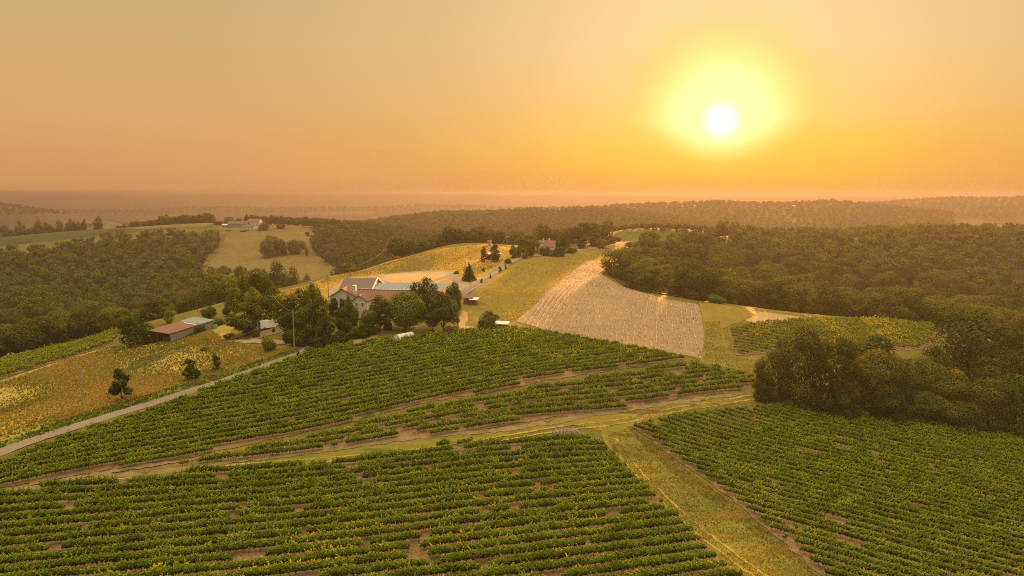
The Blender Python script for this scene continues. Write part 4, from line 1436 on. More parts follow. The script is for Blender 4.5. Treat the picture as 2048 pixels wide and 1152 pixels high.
# along the far road and the ridge
T(('ridge_tree', 806, 521, 474, 58, 'roundoak', 'single big round tree on the ridge behind the pole', {'Y': 352, 'pick': 0}),
  ('ridge_tree', 848, 515, 478, 40, 'broadoak', 'low tree just right of the big round ridge tree', {'Y': 390}),
  ('ridge_tree', 900, 505, 451, 58, 'broadoak', 'tallest tree at the left end of the ridge grove', {'Y': 400}),
  ('ridge_tree', 874, 505, 468, 40, 'broadoak', 'tree left of the tallest tree of the ridge grove', {'Y': 398}),
  ('ridge_tree', 934, 500, 461, 44, 'broadoak', 'dark tree second in the ridge grove', {'Y': 404}),
  ('ridge_tree', 966, 496, 449, 54, 'broadoak', 'domed tall tree in the middle of the ridge grove', {'Y': 408}),
  ('ridge_tree', 1000, 496, 458, 38, 'broadoak', 'slim tree right of the domed tall ridge tree', {'Y': 412}),
  ('ridge_tree', 1030, 496, 458, 46, 'broadoak', 'tree behind the tall street pole on the ridge', {'Y': 415}),
  ('ridge_tree', 1056, 512, 469, 46, 'roundoak', 'round tree with a sunlit edge left of the white gabled house', {'Y': 362, 'pick': 1}),
  ('ridge_tree', 1084, 495, 446, 56, 'broadoak', 'dark tall tree behind the white gabled house', {'Y': 400}),
  ('ridge_tree', 1110, 495, 456, 44, 'broadoak', 'tree right of the dark tall tree behind the house', {'Y': 405}),
  ('ridge_tree', 1124, 503, 471, 38, 'roundgarden', 'lighter round tree right of the white gabled house', {'Y': 366, 'pick': 0}),
  ('ridge_tree', 1143, 496, 452, 44, 'broadoak', 'tree at the start of the right ridge group', {'Y': 400}),
  ('ridge_tree', 1165, 496, 443, 44, 'broadoak', 'tall tree in the right ridge group', {'Y': 405}),
  ('ridge_tree', 1208, 492, 436, 46, 'broadoak', 'tallest tree at the right end of the ridge group', {'Y': 420}),
  ('ridge_tree', 1186, 496, 448, 24, 'columnoak', 'narrow tree between the tall ridge trees', {'Y': 396}),
  ('ridge_tree', 1222, 490, 470, 34, 'bushoak', 'low bushy end of the ridge group by the field', {'Y': 425}),
  ('ridge_tree', 1162, 503, 470, 22, 'columnoak', 'dark narrow tree by the small road pole', {'Y': 385}),
  ('ridge_tree', 1200, 497, 476, 34, 'bushoak', 'bushes under the right ridge trees', {'Y': 392}),
  ('cypress_tree', 968, 524, 493, 14, 'columngarden', 'cypress left of the white carport roof', {'pick': 0}),
  ('cypress_tree', 990, 524, 486, 20, 'columngarden', 'taller cypress beside the white carport roof', {'pick': 1}),
  ('cypress_tree', 1026, 513, 489, 15, 'columngarden', 'first cypress of the row right of the tall pole', {'pick': 0, 'Y': 340}),
  ('cypress_tree', 1038, 513, 490, 14, 'columngarden', 'second cypress of the row right of the tall pole', {'pick': 1, 'Y': 342}),
  ('cypress_tree', 1050, 513, 487, 15, 'columngarden', 'third cypress of the row, under the round tree', {'pick': 0, 'Y': 344}),
  ('cypress_tree', 1062, 513, 489, 16, 'columngarden', 'last cypress of the row, by the white gabled house', {'pick': 1, 'Y': 346}),
  ('bush', 1049, 514, 502, 16, 'bushgarden', 'small bush at the foot of the cypress row', {'Y': 338}),
  ('bush', 1086, 508, 492, 28, 'bushgarden', 'garden bush in front of the white gable', {'Y': 352}),
  ('bush', 1116, 510, 492, 30, 'broadgarden', 'dark small tree in front of the lighter round tree', {'Y': 350}),
  ('bush', 1100, 510, 498, 34, 'bushgarden', 'hedge in front of the white gabled house', {'Y': 352}),
  ('bush', 1140, 506, 494, 26, 'bushgarden', 'hedge along the far road by the small pole', {'Y': 366}),
  ('bush', 1018, 528, 515, 20, 'bushgarden', 'bush at the bend of the far road'),
  ('roadside_tree', 1000, 546, 531, 11, 'younggarden', 'small roadside tree on the pasture edge, farthest up', {'pick': 0}),
  ('roadside_tree', 981, 558, 545, 9, 'younggarden', 'small roadside tree on the pasture edge, in the middle', {'pick': 1}),
  ('roadside_tree', 963, 567, 556, 11, 'younggarden', 'small roadside tree on the pasture edge, lowest', {'pick': 2}),
  ('roadside_tree', 1011, 539, 527, 8, 'younggarden', 'tiny roadside tree next to the bush at the bend', {'pick': 1}),
  ('roadside_tree', 967, 544, 534, 9, 'younggarden', 'small tree in the hay left of the far road', {'pick': 0}),
  ('bush', 913, 548, 541, 14, 'bushbright', 'pale grass hummock bush by the gravel yard'),
  ('hill_tree', 700, 545, 525, 34, 'broadoak', 'low tree peeping over the hay field crest', {'Y': 330}),
  ('hill_tree', 562, 560, 517, 54, 'broadoak', 'domed tree at the foot of the far hay field', {'Y': 430}),
  ('hill_tree', 590, 565, 530, 40, 'broadoak', 'smaller tree right of the domed tree below the hay field', {'Y': 425}),
  ('hill_tree', 618, 565, 545, 26, 'broadoak', 'small dark tree above the hedgerow on the crest', {'Y': 380}),
  ('hill_tree', 545, 500, 469, 38, 'broadoak', 'round clump in the middle of the far hay field', {'Y': 640}),
  ('hill_tree', 570, 498, 474, 34, 'bushoak', 'scrub right of the round clump in the far hay field', {'Y': 645}),
  ('hill_tree', 596, 497, 475, 40, 'bushoak', 'scrub patch at the right end of the far hay field clump', {'Y': 650}),
  ('hill_tree', 619, 498, 490, 9, 'bushoak', 'tiny bush below the scrub patch', {'Y': 640}),
  ('hill_tree', 622, 474, 462, 10, 'bushoak', 'tiny bush high on the far hay field', {'Y': 740}),
  ('hill_tree', 535, 466, 444, 24, 'broadoak', 'dark tree beside the hilltop farmhouse', {'Y': 770}),
  ('hill_tree', 470, 470, 460, 18, 'bushoak', 'bush below the grey barn of the hilltop farm', {'Y': 770}),
  ('hill_tree', 500, 474, 460, 22, 'bushoak', 'bushes below the hilltop farm yard', {'Y': 765}),
  ('hill_tree', 447, 452, 441, 22, 'broadoak', 'small tree left of the hilltop farm', {'Y': 830}),
  ('hill_tree', 470, 448, 433, 26, 'broadoak', 'tree behind the grey barn of the hilltop farm', {'Y': 850}),
  ('hill_tree', 503, 446, 427, 16, 'spruceconifer', 'pointed conifer behind the hilltop farmhouse', {'Y': 845}),
  ('hill_tree', 488, 448, 436, 20, 'broadoak', 'low tree left of the pointed conifer', {'Y': 848}),
  ('hill_tree', 570, 455, 446, 26, 'bushoak', 'hedge bush right of the hilltop farm', {'Y': 790}))
for u_, vt_, wp_, lb in ((-4, 447, 34, 'hilltop tree cut by the picture edge'), (28, 449, 22, 'low hilltop hedge tree nearest the picture edge'), (57, 440, 20, 'thin bare-stemmed hilltop tree, first in the line'),
                         (92, 437, 24, 'full round hilltop tree, second in the line'), (108, 443, 22, 'lower tree leaning on the full round hilltop tree'), (135, 437, 18, 'forked hilltop tree in the middle of the line'),
                         (150, 446, 16, 'small tree beside the forked hilltop tree'), (158, 435, 18, 'umbrella-shaped hilltop tree rising over the hedge'), (172, 441, 16, 'low tree right of the umbrella-shaped one'),
                         (184, 436, 13, 'slim hilltop tree next to last in the line'), (207, 437, 14, 'low companion of the last hilltop tree'), (214, 431, 14, 'last tall tree of the hilltop line before the gap'),
                         (75, 452, 36, 'hilltop hedge between the first two trees'), (40, 453, 30, 'hilltop hedge left of the thin tree'), (122, 452, 24, 'hilltop hedge under the forked tree')):
    tree_px('hill_tree', u_, 462, vt_, wp_, 'broadoak' if wp_ < 28 else 'bushoak', lb, 'tree', 868, 'trees of the hilltop line')
rgh = np.random.default_rng(5)
A_, B_ = at(598, 568), at(655, 552.5)
hd = thing('hedgerow', 'low green hedgerow along the crest of the hay field', 'hedge', A_)
npt = 900
f_ = rgh.uniform(0, 1, npt)
Ph = np.array(A_)[None] * (1 - f_[:, None]) + np.array(B_)[None] * f_[:, None]
zz = ground(Ph[:, 0], Ph[:, 1])
a_ = rgh.uniform(0, math.pi, npt)
Ch = np.c_[Ph[:, 0] + np.cos(a_) * .9, Ph[:, 1] + rgh.normal(0, .6, npt), zz + .3 + np.sin(a_) * 1.3] - np.array(A_)
link('foliage', np_mesh('hedge_foliage', quads_from(Ch, np.c_[np.cos(a_), np.zeros(npt), np.sin(a_)], .55, rgh), np.arange(npt * 4).reshape(-1, 4), [M['garden']], {'tint': rgh.uniform(.2, .8, npt)}), hd)

# ---------------------------------------------------------------- buildings
def at_h(u, v, hh):
    """the point hh metres above the ground seen at pixel (u, v)"""
    d = ray(u, v)
    X, Z = YS * d[0] / d[1], CAM_Z + YS * d[2] / d[1]
    g = ground(X, YS) + hh - Z
    i = max(1, int(np.argmax(g >= 0)))
    f = g[i - 1] / (g[i - 1] - g[i])
    y = YS[i - 1] + (YS[i] - YS[i - 1]) * f
    x = y * d[0] / d[1]
    return Vector((x, y, float(ground(x, y)) + hh))


def roof_slabs(x0, x1, hw, eave, ridge, over=.35, th=.16, yc=0.0):
    """two pitched slabs, ridge along x"""
    m = MB()
    sl = (ridge - eave) / hw
    ey, ez = hw + over, eave - over * sl
    prof = [(yc - ey, ez), (yc, ridge), (yc + ey, ez), (yc + ey, ez + th), (yc, ridge + th), (yc - ey, ez + th)]
    return m.prism(prof, 'x', x0 - over, x1 + over)


def wall_body(x0, x1, hw, eave, ridge, yc=0.0):
    return MB().prism([(yc - hw, -.8), (yc + hw, -.8), (yc + hw, eave), (yc, ridge), (yc - hw, eave)], 'x', x0, x1)


def window(root, c, wd, ht, face, mat_frame='white_paint', mat_pane='shutter'):
    """face: 'y-' on a wall facing -y, 'x-' on a wall facing -x"""
    s = (wd + .16, .10, ht + .16) if face[0] == 'y' else (.10, wd + .16, ht + .16)
    f = MB().box(c, s).build('window', M[mat_frame], root)
    dx = (-.05 if face == 'x-' else .05 if face == 'x+' else 0)
    dy = (-.05 if face == 'y-' else .05 if face == 'y+' else 0)
    s2 = (wd, .06, ht) if face[0] == 'y' else (.06, wd, ht)
    MB().box((c[0] + dx, c[1] + dy, c[2]), s2).build('pane', M[mat_pane], f)
    return f


def zt(x, y):
    return float(ground(x, y))


# the farmhouse: gabled front house, long tiled wing, small projecting gable, barn and metal roofed shed behind
hx, hy = -51.4, 205.0
g0 = CAM_Z - 36.2
fh = thing('farmhouse', 'white farmhouse with red tiled roofs and a big white chimney behind garden trees', 'house', (hx, hy, g0), 0)
mb = MB()
mb.prism([(-4, -1), (4, -1), (4, 5.2), (0, 7.5), (-4, 5.2)], 'y', 0, 8.5)
mb.build('wall', M['white_wall'], fh)
mb = MB()
sl = 2.3 / 4
for s in (-1, 1):
    pr = [(0, 7.52), (s * 4.5, 5.22 - .5 * sl), (s * 4.5, 5.40 - .5 * sl), (0, 7.70)]
    mb.prism(pr if s > 0 else pr[::-1], 'y', -.5, 8.9)
ro = mb.build('roof', M['tile_y'], fh)
MB().box((3.3, 1.6, 7.0), (.9, 1.3, 2.6)).box((3.3, 1.6, 8.36), (1.1, 1.5, .14)).build('chimney', M['white_wall'], ro)
for wx in (-2.4, -.5):
    window(fh, (wx, -.04, 4.0), .95, 1.25, 'y-')
window(fh, (2.0, -.04, 3.7), .8, 1.1, 'y-')
MB().box((1.2, -.06, .9), (1.1, .12, 2.1)).build('door', M['shutter'], fh)

lw = thing('farm_wing', 'long low farm wing with a red tiled roof joined to the white farmhouse', 'house', (-47.0, 211.0, g0 + .1), R(-10))
wall_body(0, 23, 4.4, 3.4, 6.4).build('wall', M['white_wall'], lw)
ro = roof_slabs(0, 23, 4.4, 3.4, 6.4).build('roof', M['tile'], lw)
MB().box((11.5, 0, 6.64), (23.6, .38, .10)).build('ridge_cap', M['white_plastic'], ro)
for wx in (7.5, 11.0, 15.0):
    window(lw, (wx, -4.44, 1.7), .9, 1.2, 'y-')
MB().box((5.2, -5.6, 2.75), (5.2, .3, .3)).box((2.75, -5.6, 1.1), (.3, .3, 3.0)).box((7.65, -5.6, 1.1), (.3, .3, 3.0)).build('porch_frame', M['white_paint'], lw)

sg = thing('gable_annex', 'small white gabled annex with two little windows in front of the farm wing', 'house', (-45.6, 201.6, g0 + .1), R(-6))
MB().prism([(-2.3, -1), (2.3, -1), (2.3, 4.3), (0, 5.9), (-2.3, 4.3)], 'y', 0, 5.4).build('wall', M['white_wall'], sg)
mb = MB()
for s in (-1, 1):
    pr = [(0, 5.92), (s * 2.65, 4.08), (s * 2.65, 4.24), (0, 6.08)]
    mb.prism(pr if s > 0 else pr[::-1], 'y', -.35, 5.6)
mb.build('roof', M['tile_y'], sg)
for wx in (-.9, .9):
    window(sg, (wx, -.04, 3.3), .45, .8, 'y-')

ba = thing('barn', 'wide barn with a dark grey-brown roof behind the farmhouse', 'barn', (-54.3, 222.0, CAM_Z - 35.2), R(-1))
wall_body(0, 9.6, 7.6, 5.2, 7.6).build('wall', M['white_wall'], ba)
ro = roof_slabs(0, 9.6, 7.6, 5.2, 7.6, .5, .2).build('roof', M['slate'], ba)
sl = 2.4 / 7.6
MB().prism([(-8.15, 5.02), (0, 7.62), (8.15, 5.02), (8.15, 5.30), (0, 7.90), (-8.15, 5.30)], 'x', 10.12, 10.5).build('verge_board', M['white_plastic'], ro)

sh = thing('farm_shed', 'long shed with a blue-grey metal roof behind the tiled wing', 'shed', (-44.0, 216.6, CAM_Z - 35.4), R(-5))
MB().prism([(-3.6, -1), (4.6, -1), (4.6, 6.3), (-3.6, 5.2)], 'x', 0, 22).build('wall', M['brown_wall'], sh)
MB().prism([(-4.2, 5.14), (5.0, 6.38), (5.0, 6.5), (-4.2, 5.26)], 'x', -.3, 22.3).build('roof', M['sheet'], sh)
MB().box((11, -3.72, 4.75), (22, .2, .7)).build('red_fascia', M['tile'], sh)

ht_x, ht_y = cu(888, 206)[:2]
hu = thing('hut', 'small square hut with a brown hipped roof at the right end of the farm', 'hut', (ht_x, ht_y, zt(ht_x, ht_y)), R(12))
MB().box((0, 0, 1.1), (2.9, 2.9, 3.4)).build('wall', M['white_wall'], hu)
MB().add([(-1.8, -1.8, 2.7), (1.8, -1.8, 2.7), (1.8, 1.8, 2.7), (-1.8, 1.8, 2.7), (0, 0, 4.3)], [(3, 2, 1, 0), (0, 1, 4), (1, 2, 4), (2, 3, 4), (3, 0, 4)]).build('roof', M['thatch'], hu)
MB().box((-.2, -1.5, .95), (.9, .1, 1.9)).build('door', M['brown_wall'], hu)

# the open barn on the meadow: single-pitch roof, tiles then sheet metal
ca, cb = at_h(296, 661.8, 3.9), at_h(338.6, 668.6, 2.5)
cc, cd = at_h(430, 640.5, 2.5), at_h(391, 634.2, 3.9)
o0 = Vector((cb.x, cb.y, zt(cb.x, cb.y)))
ob = thing('open_barn', 'old open-fronted barn, roof half red tiles and half blue-grey metal', 'barn', o0)
la = [p - o0 for p in (ca, cb, cc, cd)]
# make the four roof corners one plane
la[3] = la[0] + (la[2] - la[1])
UP = Vector((0, 0, .14))


def roof_part(f0, f1, name, mat, lift=0.0, parent=None):
    q = [la[0].lerp(la[3], f0), la[1].lerp(la[2], f0), la[1].lerp(la[2], f1), la[0].lerp(la[3], f1)]
    q = [p + Vector((0, 0, lift)) for p in q]
    return MB().add(q + [p + UP for p in q], [(3, 2, 1, 0), (4, 5, 6, 7), (0, 1, 5, 4), (1, 2, 6, 5), (2, 3, 7, 6), (3, 0, 4, 7)]).build(name, M[mat], parent or ob)


roof_part(0, .66, 'tiled_roof', 'tile')
roof_part(.663, 1, 'metal_roof', 'sheet', .03)
e = (la[2] - la[1]).normalized()
w_in = (la[0] - la[1])
w_in.z = 0
wn = w_in.normalized()
q = [la[1].lerp(la[2], .60) + (la[0] - la[1]) * .05, la[1].lerp(la[2], .60) + (la[0] - la[1]) * .62]
MB().tube([q[0] + Vector((0, 0, .24)), q[1] + Vector((0, 0, .24))], .22, 4).build('roof_light', M['white_plastic'], ob)


def wall_seg(p, q_, name, mat, th=.16):
    """upright wall under the roof between two roof points"""
    p, q_ = p.copy(), q_.copy()
    n_ = Vector((-(q_ - p).y, (q_ - p).x, 0)).normalized() * th * .5
    zb = min(p.z, q_.z) - 5.2
    vs = []
    for k in (p, q_):
        for s_ in (1, -1):
            vs += [Vector((k.x, k.y, zb)) + n_ * s_, Vector((k.x, k.y, k.z - .05)) + n_ * s_]
    return MB().add(vs, [(0, 1, 5, 4), (2, 6, 7, 3), (0, 2, 3, 1), (4, 5, 7, 6), (1, 3, 7, 5), (0, 4, 6, 2)]).build(name, M[mat], ob)


ins_ = .35
c1 = la[1] + wn * ins_ + e * .4
c2 = la[2] + wn * ins_ - e * .4
c3 = la[3] - wn * ins_ - e * .4
c0 = la[0] - wn * ins_ + e * .4
dz_ = Vector((0, 0, .25))
wall_seg(c1 - dz_ * .3, c2 - dz_ * .3, 'side_wall', 'old_wall')
wall_seg(c2 - dz_ * .3, c3 - dz_, 'back_wall', 'old_wall')
wall_seg(c3 - dz_, c0 - dz_, 'rear_wall', 'brown_wall')
for k in range(4):
    p = c0.lerp(c1, k / 3.0)
    MB().tube([Vector((p.x, p.y, p.z - 5)), Vector((p.x, p.y, p.z - .1))], .14, 6).build('post', M['dark_pole'], ob)
p, q_ = c0.lerp(c1, .0), c0.lerp(c1, 1.0)
MB().tube([p - dz_, q_ - dz_ * .4], .13, 4).build('front_beam', M['brown_wall'], ob)
hb_ = (c0 + c1) * .5 + e * 3.0
hay = thing('hay_pile', 'brown pile of old hay inside the open barn', 'hay pile', o0 + Vector((hb_.x, hb_.y, hb_.z - 3.3)))
hv, ht_ = lobes_to_leaves(np.random.default_rng(4), [(0, 0, .5, 1.8, 1.4, 1.1), (.8, .5, 1.0, 1.0, 1.0, .7), (-.9, -.2, .8, .9, .9, .7)], 700, .5)
link('hay', np_mesh('hay', hv, np.arange(len(hv)).reshape(-1, 4), [M['thatch']]), hay)

# small buildings
def small_shed(name, u, v, L, Wd, h, rz, wall, roof, label, openfront=False, mono=.5):
    x, y, z = at(u, v)
    r_ = thing(name, label, 'shed', (x, y, z), rz)
    MB().prism([(-Wd / 2, -.6), (Wd / 2, -.6), (Wd / 2, h + mono), (-Wd / 2, h)], 'x', -L / 2, L / 2).build('wall', M[wall], r_)
    o2 = .3
    sl_ = mono / Wd
    MB().prism([(-Wd / 2 - o2, h - o2 * sl_ + .02), (Wd / 2 + o2, h + mono + o2 * sl_ + .02), (Wd / 2 + o2, h + mono + o2 * sl_ + .14), (-Wd / 2 - o2, h - o2 * sl_ + .14)], 'x', -L / 2 - o2, L / 2 + o2).build('roof', M[roof], r_)
    MB().box((-L * .12, -Wd / 2 - .02, h * .42), (L * (.55 if openfront else .28), .08, h * .84)).build('shade_panel' if openfront else 'door', M['dark' if openfront else 'brown_wall'], r_)  # an open front is a near-black panel painted as the shade inside
    return r_


small_shed('garden_shed', 936, 607, 2.8, 2.6, 2.0, R(8), 'brown_wall', 'tile', 'brown garden shed with a reddish roof at the pasture edge')
small_shed('brick_shed', 948.5, 609, 2.3, 2.2, 1.7, R(-14), 'tile', 'white_plastic', 'low brick shed with a pale sheet roof beside the garden shed', mono=.35)
small_shed('vineyard_shed', 1004, 659, 3.6, 2.2, 1.75, R(-12), 'brown_wall', 'white_plastic', 'dark open-fronted shed with a white roof at the top of the vineyard', True, .3)
small_shed('small_hut', 979, 491, 1.8, 1.8, 2.3, 0, 'white_wall', 'tile', 'tiny pale hut at the top of the hay field', False, .2)
x, y, z = at(986, 520)
cp_ = thing('carport', 'open carport with a white flat roof between the cypresses', 'carport', (x, y, z), R(18))
MB().prism([(-1.8, 2.9), (1.8, 3.3), (1.8, 3.45), (-1.8, 3.05)], 'x', -3.8, 3.8).build('roof', M['white_paint'], cp_)
for sx in (-3.5, 3.5):
    for sy in (-1.6, 1.6):
        MB().cyl((sx, sy, -.4), (sx, sy, 3.05), .09).build('post', M['dark_pole'], cp_)
MB().box((0, 1.7, 1.3), (7, .1, 2.8)).build('back_wall', M['brown_wall'], cp_)

# white gabled house on the ridge
x, y, z = cu(1091, 366)
rh = thing('ridge_house', 'white gabled house with red roof and chimneys among the ridge trees', 'house', (x, y, z + .2), R(-22))
wall_body(-4.2, 5.6, 3.4, 2.8, 5.6).build('wall', M['white_wall'], rh)
ro = roof_slabs(-4.2, 5.6, 3.4, 2.8, 5.6, .3).build('roof', M['tile'], rh)
MB().prism([(-2.6, -1), (2.6, -1), (2.6, 2.4), (0, 5.2), (-2.6, 2.4)], 'y', -5.4, -3.0).build('gable_wall', M['white_wall'], rh)
mb = MB()
for s in (-1, 1):
    pr = [(0, 5.22), (s * 2.95, 2.05), (s * 2.95, 2.21), (0, 5.4)]
    mb.prism(pr if s > 0 else pr[::-1], 'y', -5.6, -1.0)
mb.build('gable_roof', M['tile_y'], rh)
for cx in (-1.6, 1.6):
    MB().box((cx, .4, 5.9), (.6, .6, 1.9)).build('chimney', M['white_wall'], ro)
for wx in (-.8, .8):
    window(rh, (wx, -5.44, 1.5), .6, 1.0, 'y-')
window(rh, (-3.5, -3.44, 1.5), .8, 1.0, 'y-')


def far_house(u, Y, L, Wd, eave, ridge, rz, wall, roof, label, name='far_house', dz=0.0, cat='house'):
    x, y, z = cu(u, Y)
    r_ = thing(name, label, cat, (x, y, z + dz), rz)
    wall_body(-L / 2, L / 2, Wd / 2, eave, ridge).build('wall', M[wall], r_)
    roof_slabs(-L / 2, L / 2, Wd / 2, eave, ridge, .4).build('roof', M[roof], r_)
    for k in (-.3, 0, .3):
        window(r_, (L * k, -Wd / 2 - .04, eave * .5), 1.0, 1.3, 'y-')
    return r_


far_house(520, 812, 15, 9, 5.5, 8.5, R(-8), 'white_wall', 'tile', 'white hilltop farmhouse with a red roof beyond the valley')
far_house(487, 800, 21, 12, 3.6, 6.6, R(6), 'old_wall', 'slate', 'long grey-roofed barn of the hilltop farm', 'far_barn', cat='barn')
far_house(510, 782, 15, 8, 2.8, 4.6, R(-14), 'white_wall', 'slate', 'low pale building below the hilltop farmhouse', 'far_barn', cat='barn')
far_house(462, 800, 7, 4.5, 2.2, 3.2, R(10), 'old_wall', 'white_plastic', 'small shed with a white roof left of the hilltop barn', 'far_shed', cat='shed')
far_house(1102, 1265, 9, 7, 4, 6.5, R(25), 'white_wall', 'tile', 'distant white house among the trees of the far ridge', dz=7)
far_house(1114, 1262, 7, 6, 3.5, 5.6, R(-30), 'white_wall', 'tile', 'second distant white house on the far ridge, at its right', dz=7)
far_house(1087, 1268, 6, 5, 3, 5, R(10), 'white_wall', 'slate', 'pale distant house on the far ridge, at its left', dz=7)

# ---------------------------------------------------------------- poly tunnel
p1, p2 = Vector(at(793, 684)), Vector(at(816, 677))
dv = (p2 - p1)
rz = math.atan2(dv.y, dv.x)
pt = thing('poly_tunnel', 'small white poly tunnel at the top edge of the vineyard', 'greenhouse', (p1.x, p1.y, min(p1.z, p2.z)), rz)
arc = [(1.35 * math.cos(t), .45 + 1.55 * math.sin(t)) for t in np.linspace(0, math.pi, 15)]
prof = [(1.35, -.3)] + arc + [(-1.35, -.3)]
MB().prism(prof, 'x', 0, 5.4).build('cover', M['white_plastic'], pt, smooth=False)
for k in range(5):
    xx = .02 + k * 1.34
    MB().tube([(xx, a_ * 1.02, b_ * 1.012) for a_, b_ in arc], .045, 4).build('hoop', M['metal'], pt)
MB().box((-.03, 0, .85), (.06, .9, 1.75)).build('door', M['white_paint'], pt)

# ---------------------------------------------------------------- utility poles and cables
TOPS = {}


def pole(u, vb, vt, label, mat='concrete_pole', arm=True, key=None, r=.17, Y=None, lamp=False):
    x, y, z = at(u, vb) if Y is None else cu(u, Y)
    d = ray(u, vt)
    h = CAM_Z + y * d[2] / d[1] - z
    p = thing('utility_pole', label, 'utility pole', (x, y, z), R(10))
    MB().cyl((0, 0, -.6), (0, 0, h), r, r * .62, 8).build('pole', M[mat], p)
    if arm:
        ar_ = MB().box((0, 0, h - .25), (1.3, .12, .12)).build('crossarm', M['metal'], p)
        for sx in (-.55, 0, .55):
            MB().cyl((sx, 0, h - .19), (sx, 0, h + .06), .05, .04, 6).build('insulator', M['white_plastic'], ar_)
    if lamp:
        MB().tube([(0, 0, h - .6), (.5, -.3, h - .3), (1.0, -.6, h - .25)], .05, 5).box((1.2, -.7, h - .27), (.6, .25, .12)).build('lamp_arm', M['metal'], p)
    if key:
        TOPS[key] = Vector((x, y, z + h - .1))
    return p


pole(168, 832, 735, 'concrete pole standing alone in the dry meadow beside the road', arm=False, key='a', r=.15)
pole(589, 699, 622, 'concrete pole at the fork of the lane and the drive', arm=False, key='b', r=.17)
pole(547, 640, 588, 'pale wooden pole half hidden in the trees behind the van', 'post_wood', key='c', r=.14, Y=196)
pole(509, 600, 556, 'thin pole rising in front of the big dark crest tree', 'dark_pole', False, 'd', .10)
pole(657, 597, 551, 'dark tarred pole left of the farmhouse', 'dark_pole', True, 'e', .13)
pole(701, 554, 538, 'short dark pole on the hay field above the barn', 'dark_pole', False, 'f', .12)
pole(780.5, 522, 489, 'pale pole on the hay field crest in front of the round tree', 'concrete_pole', True, 'g', .16)
pole(930.5, 562, 520, 'pale pole just left of the pointed spruce', 'concrete_pole', False, 'h', .17)
pole(942, 580, 548, 'thin dark pole at the edge of the far road', 'dark_pole', False, 'i', .09)
pole(982, 537, 505, 'pole with cables beside the far road below the carport', 'post_wood', False, 'j', .13)
pole(1014, 526, 472, 'tallest pole at the bend of the far road, with a street lamp', 'post_wood', True, 'k', .17, None, True)
pole(1151.5, 501, 478, 'small pole by the hedge along the far road', 'post_wood', True, 'l', .15)
pole(395, 622, 588, 'thin pole on the crest behind the barn', 'dark_pole', False, 'm', .09)


def cable(a, b, sag, label, r=.03):
    pts = [TOPS[a].lerp(TOPS[b], t_) - Vector((0, 0, sag * 4 * t_ * (1 - t_))) for t_ in np.linspace(0, 1, 17)]
    o0_ = pts[0].copy()
    c = MB().tube([p - o0_ for p in pts], r, 4).build('power_cable', M['cable'], None, o0_)
    tag(c, label, 'cable', 'power cables')


M['cable'] = plain('weathered_cable', (.22, .19, .16), .6, .1, 1.0)
cable('h', 'j', 1.6, 'sagging cable from the spruce pole up to the pole below the carport', .045)
cable('j', 'k', 1.2, 'sagging cable from the pole below the carport to the tallest pole', .045)
cable('k', 'l', 2.0, 'long cable from the tallest pole to the small pole by the hedge')
cable('a', 'b', 3.0, 'long cable over the meadow from the lone concrete pole to the fork pole', .02)
cable('b', 'c', 1.0, 'cable from the fork pole into the trees behind the van')
cable('c', 'e', 1.4, 'cable from the half hidden pole to the dark pole by the farmhouse', .02)
cable('f', 'g', 2.2, 'cable over the hay field to the pole on the crest', .02)

# ---------------------------------------------------------------- white van
pr_, pf_ = Vector(at(525, 660.5)), Vector(at(554, 653))
rz = math.atan2((pf_ - pr_).y, (pf_ - pr_).x)
vn = thing('van', 'white high-roofed panel van parked by the trees, rear doors towards the meadow', 'van', pr_.lerp(pf_, .48), rz)
prof = [(-2.9, .42), (2.75, .42), (2.95, .62), (2.95, 1.05), (2.35, 1.30), (1.70, 2.30), (1.25, 2.50), (-2.75, 2.55), (-2.9, 2.40)]
mb = MB()
nP_ = len(prof)
vs = []
for ysg, ins2 in ((-1.0, 0), (1.0, 0)):
    for px_, pz_ in prof:
        tw = 1.0 - max(0, pz_ - 1.2) * .09
        vs.append((px_, ysg * tw, pz_))
mb.add(vs, [tuple(range(nP_)), tuple(range(2 * nP_ - 1, nP_ - 1, -1))] + [(i, nP_ + i, nP_ + (i + 1) % nP_, (i + 1) % nP_) for i in range(nP_)])
bd = mb.build('body', M['white_paint'], vn)
MB().add([(2.33, -.80, 1.37), (2.33, .80, 1.37), (1.76, .76, 2.24), (1.76, -.76, 2.24), (2.37, -.80, 1.40), (2.37, .80, 1.40), (1.80, .76, 2.27), (1.80, -.76, 2.27)],
         [(0, 3, 2, 1), (4, 5, 6, 7), (0, 1, 5, 4), (1, 2, 6, 5), (2, 3, 7, 6), (3, 0, 4, 7)]).build('windscreen', M['glass'], vn)
for s in (-1, 1):
    MB().box((-2.92, s * .43, 1.85), (.06, .62, .62)).build('rear_window', M['glass'], vn)
    MB().box((1.62, s * .945, 1.72), (.85, .05, .5)).build('side_window', M['glass'], vn)
    MB().box((-2.93, s * .88, 1.05), (.06, .14, .4)).build('tail_light', M['shutter'], vn)
    MB().box((2.90, s * .72, .95), (.12, .36, .24)).build('headlight', M['metal'], vn)
    for wx in (-1.75, 1.95):
        wh = MB().cyl((wx, s * .76, .35), (wx, s * 1.02, .35), .36, .36, 16).build('wheel', M['rubber'], vn)
        MB().cyl((wx, s * .98, .35), (wx, s * 1.035, .35), .20, .20, 12).build('rim', M['metal'], wh)
MB().box((-2.94, 0, .50), (.12, 1.9, .2)).build('rear_bumper', M['rubber'], vn)
MB().box((-2.94, 0, .80), (.05, .5, .12)).build('number_plate', M['white_paint'], vn)

